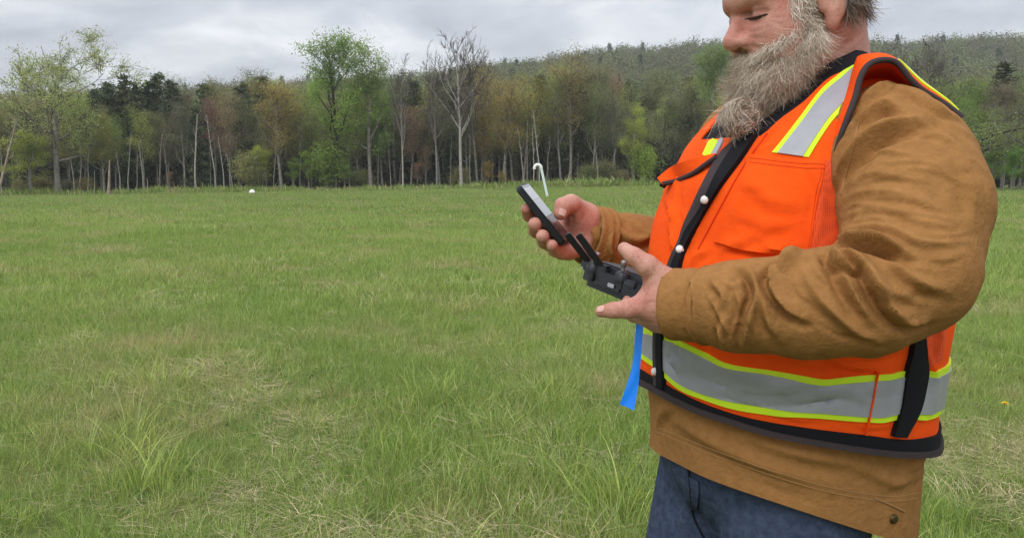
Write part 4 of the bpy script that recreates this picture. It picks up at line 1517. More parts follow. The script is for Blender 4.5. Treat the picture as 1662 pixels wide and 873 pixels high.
def gz(x, y):
    x = np.asarray(x, float); y = np.asarray(y, float)
    t = np.clip((y - 5) / 75.0, 0, 1)
    t = t * t * (3 - 2 * t)
    roll = 0.05 * np.sin(x * .21 + 1.3) * np.sin(y * .17) * np.clip((y - 4) / 10, 0, 1) + .018 * np.sin(x * 1.3 + y * .7) * np.sin(y * 1.1 - x * .4)
    # a man stands on level ground
    lev = np.clip(np.hypot(x - .42, y - 1.33) / 3.0 - .4, 0, 1)
    return np.interp(x, ZX, ZF) * t + roll * lev


def make_ground():
    xs = np.concatenate([np.linspace(-900, -70, 14), np.linspace(-66, 66, 100), np.linspace(70, 900, 14)])
    ys = np.concatenate([np.linspace(-300, -8, 10), np.linspace(-6, 14, 60), np.linspace(15, 100, 80), np.linspace(110, 1500, 16)])
    X, Y = np.meshgrid(xs, ys, indexing='ij')
    Z = gz(X, Y)
    V = np.stack([X, Y, Z], -1).reshape(-1, 3)
    n, m = X.shape
    i, j = np.meshgrid(np.arange(n - 1), np.arange(m - 1), indexing='ij')
    a = (i * m + j).ravel()
    F = np.stack([a, a + m, a + m + 1, a + 1], 1)
    mt = bpy.data.materials.new('meadow_soil')
    mt.use_nodes = True
    t = mt.node_tree; b = t.nodes['Principled BSDF']
    b.inputs['Roughness'].default_value = 0.95
    b.inputs['Specular IOR Level'].default_value = 0.1
    co = N(t, 'ShaderNodeTexCoord')
    n1 = N(t, 'ShaderNodeTexNoise', ins={'Scale': .55, 'Detail': 8.0, 'Roughness': .65})
    n2 = N(t, 'ShaderNodeTexNoise', ins={'Scale': 45.0, 'Detail': 4.0, 'Roughness': .7})
    t.links.new(co.outputs['Object'], n1.inputs['Vector']); t.links.new(co.outputs['Object'], n2.inputs['Vector'])
    r1 = ramp(t, [(.35, (.085, .115, .032)), (.55, (.125, .145, .045)), (.74, (.21, .18, .085))])
    r2 = ramp(t, [(.3, (.62, .62, .62)), (.7, (1.25, 1.2, 1.15))])
    mx = N(t, 'ShaderNodeMix', data_type='RGBA', blend_type='MULTIPLY', ins={0: 1.0})
    t.links.new(n1.outputs['Fac'], r1.inputs['Fac']); t.links.new(n2.outputs['Fac'], r2.inputs['Fac'])
    t.links.new(r1.outputs['Color'], mx.inputs[6]); t.links.new(r2.outputs['Color'], mx.inputs[7])
    t.links.new(mx.outputs[2], b.inputs['Base Color'])
    o = link('ground', fast_mesh('ground', V, F), mt)
    tag(o, kind='structure')


make_ground()


# ------------------------------------------------------------------ scatter: one object, instances by geometry nodes
def scatter(name, pts, rot, scl, idx, tint, variants):
    hid = bpy.data.collections.new(name + '_kinds')
    for k, v in enumerate(variants):
        ob = bpy.data.objects.new('%s_kind_%02d' % (name, k), v)
        hid.objects.link(ob)
    me = bpy.data.meshes.new(name)
    me.vertices.add(len(pts)); me.vertices.foreach_set('co', np.ascontiguousarray(pts, np.float32).ravel())
    for nm, ty, va in (('rot', 'FLOAT_VECTOR', rot), ('scl', 'FLOAT_VECTOR', scl), ('idx', 'INT', idx), ('tint', 'FLOAT', tint)):
        a = me.attributes.new(nm, ty, 'POINT')
        va = np.ascontiguousarray(va, np.int32 if ty == 'INT' else np.float32)
        a.data.foreach_set('vector' if ty == 'FLOAT_VECTOR' else 'value', va.ravel())
    o = bpy.data.objects.new(name, me)
    COL.objects.link(o)
    g = bpy.data.node_groups.new(name + '_scatter', 'GeometryNodeTree')
    g.interface.new_socket('Geometry', in_out='INPUT', socket_type='NodeSocketGeometry')
    g.interface.new_socket('Geometry', in_out='OUTPUT', socket_type='NodeSocketGeometry')
    gi, go = g.nodes.new('NodeGroupInput'), g.nodes.new('NodeGroupOutput')
    inst = g.nodes.new('GeometryNodeInstanceOnPoints')
    ci = g.nodes.new('GeometryNodeCollectionInfo')
    ci.inputs['Collection'].default_value = hid
    ci.inputs['Separate Children'].default_value = True
    ci.inputs['Reset Children'].default_value = True
    inst.inputs['Pick Instance'].default_value = True
    L = g.links.new
    L(gi.outputs[0], inst.inputs['Points']); L(ci.outputs[0], inst.inputs['Instance'])
    for nm, ty, sock in (('rot', 'FLOAT_VECTOR', 'Rotation'), ('scl', 'FLOAT_VECTOR', 'Scale'), ('idx', 'INT', 'Instance Index')):
        na = g.nodes.new('GeometryNodeInputNamedAttribute')
        na.data_type = ty
        na.inputs['Name'].default_value = nm
        if sock == 'Rotation':
            er = g.nodes.new('FunctionNodeEulerToRotation')
            L(na.outputs['Attribute'], er.inputs[0]); L(er.outputs[0], inst.inputs['Rotation'])
        else:
            L(na.outputs['Attribute'], inst.inputs[sock])
    L(inst.outputs[0], go.inputs[0])
    md = o.modifiers.new('scatter', 'NODES')
    md.node_group = g
    return o


# ------------------------------------------------------------------ grass
def grass_mat(name, greens, straw, straw_share, tr=.35, scale=.55):
    m = bpy.data.materials.new(name)
    m.use_nodes = True
    t = m.node_tree
    for n in list(t.nodes):
        t.nodes.remove(n)
    out = N(t, 'ShaderNodeOutputMaterial')
    ge = N(t, 'ShaderNodeNewGeometry')
    oi = N(t, 'ShaderNodeObjectInfo')
    n1 = N(t, 'ShaderNodeTexNoise', ins={'Scale': scale, 'Detail': 6.0, 'Roughness': .62})
    t.links.new(ge.outputs['Position'], n1.inputs['Vector'])
    n3 = N(t, 'ShaderNodeTexNoise', ins={'Scale': .10, 'Detail': 3.0})
    t.links.new(ge.outputs['Position'], n3.inputs['Vector'])
    r0 = ramp(t, [(i / (len(greens) - 1), c) for i, c in enumerate(greens)])
    ad = N(t, 'ShaderNodeMath', operation='MULTIPLY_ADD', ins={1: .55, 2: 0.0})
    t.links.new(oi.outputs['Random'], ad.inputs[0])
    ad2 = N(t, 'ShaderNodeMath', operation='MULTIPLY_ADD', ins={1: 1.5})
    sb = N(t, 'ShaderNodeMath', operation='SUBTRACT', ins={1: .35})
    t.links.new(n3.outputs['Fac'], sb.inputs[0])
    t.links.new(sb.outputs[0], ad2.inputs[0]); t.links.new(ad.outputs[0], ad2.inputs[2])
    t.links.new(ad2.outputs[0], r0.inputs['Fac'])
    # straw where the noise is high, more for some tufts
    ri = N(t, 'ShaderNodeMath', operation='MULTIPLY_ADD', ins={1: .16})
    t.links.new(oi.outputs['Random'], ri.inputs[0]); t.links.new(n1.outputs['Fac'], ri.inputs[2])
    rs = ramp(t, [(straw_share, 0.0), (straw_share + .14, 1.0)])
    t.links.new(ri.outputs[0], rs.inputs['Fac'])
    at_ = N(t, 'ShaderNodeAttribute', attribute_name='dry')
    mxx = N(t, 'ShaderNodeMath', operation='MULTIPLY')
    t.links.new(rs.outputs['Color'], mxx.inputs[0]); t.links.new(at_.outputs['Fac'], mxx.inputs[1])
    mx = N(t, 'ShaderNodeMix', data_type='RGBA')
    t.links.new(mxx.outputs[0], mx.inputs[0]); t.links.new(r0.outputs['Color'], mx.inputs[6])
    mx.inputs[7].default_value = (*straw, 1)
    bl = N(t, 'ShaderNodeAttribute', attribute_name='blade')
    mb = N(t, 'ShaderNodeMix', data_type='RGBA', blend_type='MULTIPLY', ins={0: 1.0})
    rb = ramp(t, [(0, (.58, .60, .55)), (.6, (1.05, 1.03, 1.0)), (1, (1.55, 1.40, 1.45))])
    t.links.new(bl.outputs['Fac'], rb.inputs['Fac']); t.links.new(mx.outputs[2], mb.inputs[6]); t.links.new(rb.outputs['Color'], mb.inputs[7])
    mx = mb
    d = N(t, 'ShaderNodeBsdfDiffuse'); tl = N(t, 'ShaderNodeBsdfTranslucent')
    gl = N(t, 'ShaderNodeBsdfGlossy', ins={'Roughness': .45, 'Color': (1, 1, 1, 1)})
    t.links.new(mx.outputs[2], d.inputs['Color']); t.links.new(mx.outputs[2], tl.inputs['Color'])
    ms = N(t, 'ShaderNodeMixShader', ins={0: tr})
    t.links.new(d.outputs[0], ms.inputs[1]); t.links.new(tl.outputs[0], ms.inputs[2])
    ms2 = N(t, 'ShaderNodeMixShader', ins={0: .04})
    t.links.new(ms.outputs[0], ms2.inputs[1]); t.links.new(gl.outputs[0], ms2.inputs[2])
    t.links.new(ms2.outputs[0], out.inputs['Surface'])
    return m


GR = grass_mat('grass_blade', [(.205, .320, .066), (.285, .410, .086), (.375, .475, .120)], (.50, .42, .215), .60)
GR_FAR = grass_mat('grass_far', [(.215, .330, .072), (.275, .395, .088), (.340, .440, .115)], (.40, .38, .18), .60)
GR_BRIGHT = grass_mat('grass_bright', [(.32, .44, .09), (.41, .50, .125), (.48, .53, .17)], (.45, .40, .18), 2.0)
GR_STRAW = grass_mat('grass_straw', [(.54, .46, .27), (.66, .57, .36), (.48, .38, .22)], (.45, .36, .2), 2.0, tr=.2)
GR_BROAD = grass_mat('broad_leaf', [(.15, .27, .07), (.19, .31, .085), (.22, .34, .09)], (.4, .3, .2), 2.0)


def tuft(seed, n, rad, hmin, hmax, wmin, wmax, lean, droop, seg=3, flat=False, dry=.5):
    r = np.random.default_rng(seed)
    V, F, D, B = [], [], [], []
    for _ in range(n):
        a = r.uniform(0, 6.283); rr = rad * math.sqrt(r.uniform())
        p = np.array([math.cos(a) * rr, math.sin(a) * rr, -.01])
        h = r.uniform(hmin, hmax); w = r.uniform(wmin, wmax)
        b = a + r.normal(0, 1.0)
        ln = abs(r.normal(0, lean))
        d = np.array([math.cos(b) * math.sin(ln), math.sin(b) * math.sin(ln), math.cos(ln)])
        if flat:
            d = np.array([math.cos(b), math.sin(b), r.uniform(-.05, .35)])
            p[2] = r.uniform(.0, .05)
        d /= np.linalg.norm(d)
        tw = r.uniform(0, 6.283)
        sd = np.array([math.cos(tw), math.sin(tw), 0])
        sd = sd - d * (sd @ d); sd /= np.linalg.norm(sd) + 1e-9
        k0 = len(V)
        for s in range(seg + 1):
            ww = w * (1 - (s / seg) ** 1.6 * .92)
            V.append(p - sd * ww / 2); V.append(p + sd * ww / 2)
            dr = 1.0 if r.uniform() < dry else 0.0
            p = p + d * h / seg
            d = d + np.array([math.cos(b), math.sin(b), 0]) * droop * r.uniform(.3, 1) / seg * 2 - np.array([0, 0, droop * .5]) * (s / seg)
            d /= np.linalg.norm(d)
        dv = 1.0 if r.uniform() < dry else 0.25
        D += [dv] * (2 * (seg + 1)); B += [r.uniform() ** 1.2] * (2 * (seg + 1))
        for s in range(seg):
            q = k0 + 2 * s
            F.append((q, q + 1, q + 3, q + 2))
    me = fast_mesh('tuft', np.array(V), np.array(F))
    a = me.attributes.new('dry', 'FLOAT', 'POINT'); a.data.foreach_set('value', np.array(D, np.float32))
    a = me.attributes.new('blade', 'FLOAT', 'POINT'); a.data.foreach_set('value', np.array(B, np.float32))
    return me


def with_mat(me, m):
    me.materials.append(m)
    return me


def make_grass():
    r = np.random.default_rng(17)
    near = [with_mat(tuft(k, 26, .075, .05, .17, .0022, .0042, .45, .5, 3, dry=.7), GR) for k in range(4)]
    near += [with_mat(tuft(10 + k, 20, .10, .07, .20, .0016, .0030, .6, .8, 4, dry=.6), GR) for k in range(2)]
    near += [with_mat(tuft(20 + k, 26, .11, .07, .20, .0012, .0024, .5, .5, 3, flat=True), GR_STRAW) for k in range(2)]
    near += [with_mat(tuft(25, 14, .07, .09, .22, .0026, .0042, .35, .7, 4, dry=0), GR_BRIGHT)]
    near += [with_mat(tuft(26, 16, .05, .03, .07, .014, .024, .9, .6, 2, dry=0), GR_BROAD)]
    mid = [with_mat(tuft(30 + k, 30, .14, .06, .19, .005, .009, .5, .6, 2, dry=.7), GR) for k in range(4)]
    mid += [with_mat(tuft(36, 26, .18, .07, .20, .003, .006, .5, .5, 2, flat=True), GR_STRAW)]
    mid += [with_mat(tuft(37, 14, .10, .10, .23, .005, .008, .35, .7, 3, dry=0), GR_BRIGHT)]
    far = [with_mat(tuft(40 + k, 30, .34, .08, .20, .014, .026, .5, .5, 2, dry=.7), GR_FAR) for k in range(3)]
    far += [with_mat(tuft(46, 22, .40, .08, .2, .010, .018, .5, .5, 2, flat=True), GR_STRAW)]
    vs = near + mid + far
    nn, nm, nf = len(near), len(mid), len(far)

    def fieldnoise(x, y, sd, f):
        q = np.random.default_rng(sd)
        v = 0
        for _ in range(7):
            a = q.uniform(0, 6.28); k = f * q.uniform(.5, 2.0)
            v = v + np.sin((x * math.cos(a) + y * math.sin(a)) * k + q.uniform(0, 6.28))
        return v / 7 * 1.6

    P, R, S, I, T = [], [], [], [], []
    for (y0, y1, dens, kind) in ((1.6, 9.5, 300, 0), (7.5, 36, 95, 1), (18, 92, 15, 2)):
        area = .72 * (y1 ** 2 - y0 ** 2) + (y1 - y0) * 1.6
        n = int(area * dens)
        y = np.sqrt(r.uniform(y0 ** 2, y1 ** 2, n))
        x = r.uniform(-1, 1, n) * (y * .72 + .8)
        # the three sizes of tuft fade into one another
        keep = r.uniform(0, 1, n) < (np.clip((9.5 - y) / 2, 0, 1) if kind == 0 else np.clip((y - 7.5) / 2, 0, 1) * np.clip((36 - y) / 16, 0, 1) if kind == 1 else np.clip((y - 18) / 14, 0.05, 1))
        x, y = x[keep], y[keep]
        n = len(x)
        s = fieldnoise(x, y, 3, 2.6 if kind < 2 else 1.0)
        u = r.uniform(0, 1, n)
        if kind == 0:
            idx = r.choice(6, n)
            idx = np.where((u < .07 + .27 * (s > .45)), 6 + r.integers(0, 2, n), idx)
            idx = np.where((u > .925) & (fieldnoise(x, y, 8, 1.6) > -.25), 8, idx)
            idx = np.where((u > .84) & (u < .90) & (fieldnoise(x, y, 9, 2.0) > .2), 9, idx)
        elif kind == 1:
            idx = nn + r.choice(4, n)
            idx = np.where(u < .04 + .24 * (s > .5), nn + 4, idx)
            idx = np.where(u > .93, nn + 5, idx)
        else:
            idx = nn + nm + r.choice(3, n)
            idx = np.where(u < .02 + .06 * (s > .7), nn + nm + 3, idx)
        z = gz(x, y)
        P.append(np.stack([x, y, z], 1))
        R.append(np.stack([r.normal(0, .10, n), r.normal(0, .10, n), r.uniform(0, 6.283, n)], 1))
        big = (.86 + .45 * np.clip(fieldnoise(x, y, 5, .9), -.3, 1)) * r.uniform(.75, 1.25, n)
        S.append(np.stack([np.full(n, 1.0), np.full(n, 1.0), np.ones(n)], 1) * big[:, None])
        I.append(idx); T.append(u)
    # ragged, taller growth where the field meets the trees
    n = 5200
    x = r.uniform(-62, 62, n); y = 77.5 + r.uniform(-1.5, 4.5, n) - np.where(x > 42, 18, 0)
    P.append(np.stack([x, y, gz(x, y)], 1)); R.append(np.stack([r.normal(0, .15, n), r.normal(0, .15, n), r.uniform(0, 6.28, n)], 1))
    S.append(np.ones((n, 3)) * (r.uniform(1.0, 3.2, n) ** 1.2 * np.clip(1 + .5 * fieldnoise(x, y, 12, .5), .4, 1.6))[:, None])
    I.append(np.where(r.uniform(0, 1, n) < .25, nn + nm + 3, nn + nm + r.integers(0, 3, n))); T.append(r.uniform(0, 1, n))
    o = scatter('grass', np.concatenate(P), np.concatenate(R), np.concatenate(S), np.concatenate(I), np.concatenate(T), vs)
    tag(o, 'rough green meadow grass with straw coloured patches covering the field', kind='stuff')


make_grass()

# tussocks one can pick out of the meadow
TUS = [  # px, py of the base, kind, scale, label
    (166, 400, 'b', 1.05, 'large bright yellow-green grass tussock at lower left of the meadow'),
    (147, 372, 'b', 1.15, 'medium bright grass tussock just behind the large yellow-green one at lower left'),
    (190, 322, 'b', 1.0, 'bright green grass tussock left of centre, beside a darker weedy patch'),
    (498, 330, 'b', 1.0, 'bright upright grass tussock in the middle of the meadow below the dry mounds'),
    (642, 333, 'b', 1.0, 'long-bladed grass tussock with pale leaning blades left of the blue tape'),
    (722, 425, 'b', 1.1, 'bright green grass tussock at the bottom edge beside the trousers'),
    (456, 252, 's', 2.6, 'largest pale straw mound of dead grass in mid meadow'),
    (536, 255, 's', 2.3, 'darker straw mound of dead grass right of the pale one'),
    (302, 218, 's', 2.6, 'small straw clump of dead grass far out on the left of the field'),
    (404, 240, 's', 2.2, 'low straw clump of dead grass left of the largest pale mound'),
    (358, 278, 's', 1.6, 'flattened dead grass clump in the middle left of the meadow'),
    (272, 303, 's', 1.6, 'scraggy straw clump of dead grass at left of the weedy patch'),
    (610, 432, 's', 1.2, 'straw clump of dead grass at the bottom edge left of the man'),
    (1150, 260, 's', 2.0, 'straw clump of dead grass right of the man behind his back'),
    (1150, 415, 's', 1.2, 'tangled dead grass clump at the lower right corner'),
]
_tm = {'b': [with_mat(tuft(60 + k, 95, .17, .14, .34, .003, .006, .42, .6, 5, dry=0), GR_BRIGHT) for k in range(3)],
       's': [with_mat(tuft(70 + k, 170, .17, .05, .16, .0022, .004, .9, 1.2, 4, dry=1), GR_STRAW) for k in range(3)]}
for k, (px, py, kd, sc, lab) in enumerate(TUS):
    d = ray(px, py)
    s = CAM_Z / -d[2]
    for _ in range(5):
        s = (CAM_Z - float(gz(d[0] * s, d[1] * s))) / -d[2]
    x, y = d[0] * s, d[1] * s
    nm = 'grass_tussock' if kd == 'b' else 'dead_grass_clump'
    o = bpy.data.objects.new(nm, _tm[kd][k % 3])
    COL.objects.link(o)
    o.location = (x, y, float(gz(x, y)))
    o.rotation_euler = (0, 0, k * 1.7)
    sc = sc if kd == 'b' else .7 + sc * .45
    o.scale = (sc, sc, sc * (1.0 if kd == 'b' else .85))
    tag(o, lab, 'grass tussock' if kd == 'b' else 'dead grass', 'bright grass tussocks in the meadow' if kd == 'b' else 'dead grass clumps in the meadow')

# dandelion on the right
M['petal'] = material('dandelion_petals', (.75, .52, .02), .7)
M['stem'] = material('green_stem', (.16, .26, .06), .7)
_d = ray(1172, 362); _s = CAM_Z / -_d[2]
dx, dy = _d[0] * _s, _d[1] * _s
dl = empty('dandelion', (dx, dy, float(gz(dx, dy))))
tag(dl, 'single yellow dandelion flower in the grass at the right edge', 'flower')
V, F = tube([(0, 0, 0), (.004, 0, .09), (.01, -.004, .20)], [.0028, .0024, .002], 6)
link('stem', fast_mesh('stem', V, F), M['stem'], dl)
pv, pf = [], []
for ring_, (rr, zz) in enumerate(((.020, .004), (.015, .009), (.009, .012))):
    for k in range(18):
        a = k * 6.283 / 18 + ring_ * .2
        c, s = math.cos(a), math.sin(a)
        b = len(pv)
        pv += [(.01 - s * .0015, -.004 + c * .0015, .20), (.01 + s * .0015, -.004 - c * .0015, .20), (.01 + c * rr + s * .0022, -.004 + s * rr - c * .0022, .20 + zz), (.01 + c * rr - s * .0022, -.004 + s * rr + c * .0022, .20 + zz)]
        pf.append((b, b + 1, b + 2, b + 3))
link('flower_head', fast_mesh('flower_head', np.array(pv), np.array(pf)), M['petal'], dl, False)

# bent white pipe and the small white dome out in the field
M['pvc'] = material('white_plastic_pipe', (.70, .82, .78), .35, spec=.5)
M['pvcw'] = material('white_plastic_cap', (.85, .85, .82), .35, spec=.5)
PD = 46.0
pb_ = at(642, 156.5, PD); pt_ = at(634.2, 138.5, PD)
pb_[2] = float(gz(pb_[0], PD)) - .05
pp = empty('bent_pipe', tuple(pb_))
tag(pp, 'white plastic pipe with a hooked top leaning in the far meadow', 'pipe')
ax = pt_ - pb_
V, F = tube(np.array([ax * t for t in np.linspace(0, 1, 8)]), .075, 12)
link('shaft', fast_mesh('shaft', V, F), M['pvc'], pp)
hk = [ax + np.array([-.19 + .19 * math.cos(t), 0, .19 * math.sin(t)]) for t in np.linspace(-.15, math.pi + .35, 14)]
V, F = tube(np.array(hk), .088, 12)
link('hook', fast_mesh('hook', V, F), M['pvcw'], pp)
wd = at(295.5, 157.5, 70.0)
zz = float(gz(wd[0], 70.0)) + .02
u_, v_ = np.mgrid[0:2 * np.pi:17j, 0:np.pi / 2:7j]
prof = np.stack([np.cos(u_) * np.sin(v_) * .27, np.sin(u_) * np.sin(v_) * .27, np.cos(v_) * .30], -1).reshape(-1, 3)
F = np.array([(i * 7 + j, (i + 1) * 7 + j, (i + 1) * 7 + j + 1, i * 7 + j + 1) for i in range(16) for j in range(6)])
do = empty('white_dome', (wd[0], 70.0, zz))
tag(do, 'small white dome-shaped cap at the far edge of the field', 'marker')
link('cap', fast_mesh('cap', prof + np.array([0, 0, .10]), F), M['pvcw'], do)
V, F = tube([(0, 0, -.15), (0, 0, .12)], [.24, .24], 16)
link('collar', fast_mesh('collar', V, F), M['pvcw'], do)
# ------------------------------------------------------------------ trees
def bark(name, c1, c2):
    m = material(name, c1, .95, color2=c2, vscale=3.0, bump=.5, bscale=14, spec=.1)
    return m


M['bark_grey'] = bark('grey_bark', (.29, .27, .24), (.14, .125, .11))
M['bark_pale'] = bark('pale_bark', (.44, .41, .365), (.24, .22, .19))
M['bark_dark'] = bark('dark_bark', (.055, .045, .038), (.028, .024, .02))
M['twig'] = bark('twig_bark', (.16, .135, .115), (.085, .072, .062))
M['bark_wood'] = bark('weathered_wood', (.42, .35, .27), (.24, .19, .14))


def leaf_mat(name, tr=.45):
    """leaf colour comes from each tree's own colour, varied leaf by leaf"""
    m = bpy.data.materials.new(name)
    m.use_nodes = True
    t = m.node_tree
    for n in list(t.nodes):
        t.nodes.remove(n)
    out = N(t, 'ShaderNodeOutputMaterial')
    oi = N(t, 'ShaderNodeObjectInfo')
    a = N(t, 'ShaderNodeAttribute', attribute_name='shade')
    r = ramp(t, [(0, (.60, .62, .66)), (.5, (1, 1, 1)), (1, (1.45, 1.34, 1.15))])
    t.links.new(a.outputs['Fac'], r.inputs['Fac'])
    mx = N(t, 'ShaderNodeMix', data_type='RGBA', blend_type='MULTIPLY', ins={0: 1.0})
    t.links.new(oi.outputs['Color'], mx.inputs[6]); t.links.new(r.outputs['Color'], mx.inputs[7])
    d = N(t, 'ShaderNodeBsdfDiffuse'); tl = N(t, 'ShaderNodeBsdfTranslucent')
    t.links.new(mx.outputs[2], d.inputs['Color']); t.links.new(mx.outputs[2], tl.inputs['Color'])
    ms = N(t, 'ShaderNodeMixShader', ins={0: tr})
    t.links.new(d.outputs[0], ms.inputs[1]); t.links.new(tl.outputs[0], ms.inputs[2])
    t.links.new(ms.outputs[0], out.inputs['Surface'])
    return m


M['leaf'] = leaf_mat('tree_leaves')
M['needle'] = leaf_mat('tree_needles', .1)


def unitv(v):
    return v / (np.linalg.norm(v) + 1e-12)


def grow(r, h, trunk_top, r0, n_main, f0, ang, blen, depth, wig, up, kids, min_r=.018, lean=0.0, fork=False):
    """returns (list of (points, radii)), list of fine-branch points"""
    limbs, tips = [], []

    def branch(p, d, L, rad, lev):
        n = 5 if lev < 2 else 4
        pts = [p]; dd = d.copy()
        for k in range(n):
            dd = unitv(dd + r.normal(0, wig, 3) + np.array([0, 0, up * (.5 if lev > 1 else 1)]))
            p = p + dd * L / n
            pts.append(p)
        rr = np.linspace(rad, max(rad * .38, min_r * .55), n + 1)
        limbs.append((np.array(pts), rr, lev))
        if lev >= depth - 1:
            for q in pts[1:]:
                tips.append(q)
        if lev >= depth:
            return
        for k in range(kids[min(lev, len(kids) - 1)]):
            i = r.integers(1, n + 1); t = r.uniform()
            q = pts[i - 1] * (1 - t) + pts[i] * t
            a = r.uniform(.4, 1.0)
            ax = unitv(np.cross(dd, r.normal(0, 1, 3)))
            nd = unitv(unitv(pts[i] - pts[i - 1]) * math.cos(a) + ax * math.sin(a) + np.array([0, 0, up]))
            branch(q, nd, L * r.uniform(.42, .68), max(rr[i] * r.uniform(.45, .62), min_r), lev + 1)

    n = 10
    tp = [np.zeros(3)]
    d = unitv(np.array([lean, 0, 1.0]))
    for k in range(n):
        d = unitv(d + r.normal(0, wig * .22, 3) * np.array([1, 1, .1]) + np.array([0, 0, .06]))
        tp.append(tp[-1] + d * h * trunk_top / n)
    tp = np.array(tp)
    tr = np.linspace(1, .30, n + 1) ** .9 * r0
    tr[0] *= 1.3
    limbs.append((np.vstack([tp[:1] - [0, 0, .4], tp]), np.r_[tr[0] * 1.1, tr], 0))
    ga = r.uniform(0, 6.28)
    for k in range(n_main):
        f = f0 + (1 - f0) * (k + r.uniform(.2, .8)) / n_main
        i = min(int(f * n), n - 1); t = f * n - i
        q = tp[i] * (1 - t) + tp[i + 1] * t
        ga += 2.4 + r.normal(0, .4)
        a = ang * r.uniform(.7, 1.2) * (1.15 - .45 * (f - f0) / (1 - f0 + 1e-6))
        nd = np.array([math.cos(ga) * math.sin(a), math.sin(ga) * math.sin(a), math.cos(a)])
        branch(q, nd, h * blen * r.uniform(.7, 1.15) * (1.1 - .35 * f), tr[i] * r.uniform(.45, .65), 1)
    return limbs, tips


def limbs_mesh(name, limbs, mat):
    parts, mi = [], []
    for pts, rr, lev in limbs:
        parts.append(tube(pts, rr, 9 if lev == 0 else (5 if lev == 1 else 3)))
        mi += [1 if lev >= 2 else 0] * len(parts[-1][1])
    V, F = join_parts(parts)
    me = with_mat(with_mat(fast_mesh(name, V, F), mat), M['twig'])       # twigs are darker than the trunk
    me.polygons.foreach_set('material_index', np.array(mi, np.int32))
    return me


def leaves_mesh(name, r, tips, n, spread, size, mat, flat=.0, asp=.6, clump=1.0):
    tips = np.array(tips)
    w = r.gamma(clump, 1, len(tips)); w /= w.sum()
    i = r.choice(len(tips), n, p=w)
    c = tips[i] + r.normal(0, spread, (n, 3)) * np.array([1, 1, 1 - flat * .6])
    a = r.normal(0, 1, (n, 3)); a[:, 2] *= (1 - flat); a /= np.linalg.norm(a, axis=1, keepdims=True)
    b = np.cross(a, r.normal(0, 1, (n, 3)) * np.array([1 - flat * .8, 1 - flat * .8, 1]) + 1e-6); b /= np.linalg.norm(b, axis=1, keepdims=True)
    s = size * r.uniform(.55, 1.35, (n, 1))
    a = a * s; b = b * s * asp
    V = np.stack([c - a * .5, c + b * .5 - a * .05, c + a * .5, c - b * .5 - a * .05], 1).reshape(-1, 3)
    F = np.arange(4 * n).reshape(n, 4)
    me = fast_mesh(name, V, F)
    cl = sum(np.sin(tips @ r.normal(0, 1, 3) * f + r.uniform(0, 6)) for f in (.5, .9, 1.6)) / 3
    sh = np.clip(.45 + .32 * cl[i] + r.normal(0, .17, n), 0, 1)
    at_ = me.attributes.new('shade', 'FLOAT', 'POINT')
    at_.data.foreach_set('value', np.repeat(sh, 4).astype(np.float32))
    return with_mat(me, mat)


KIND = {}


def kind(name, limbs, bark_m, leaf=None):
    top = max(l[0][:, 2].max() for l in limbs)
    KIND[name] = (limbs_mesh('trunk', limbs, M[bark_m]), leaf, top)


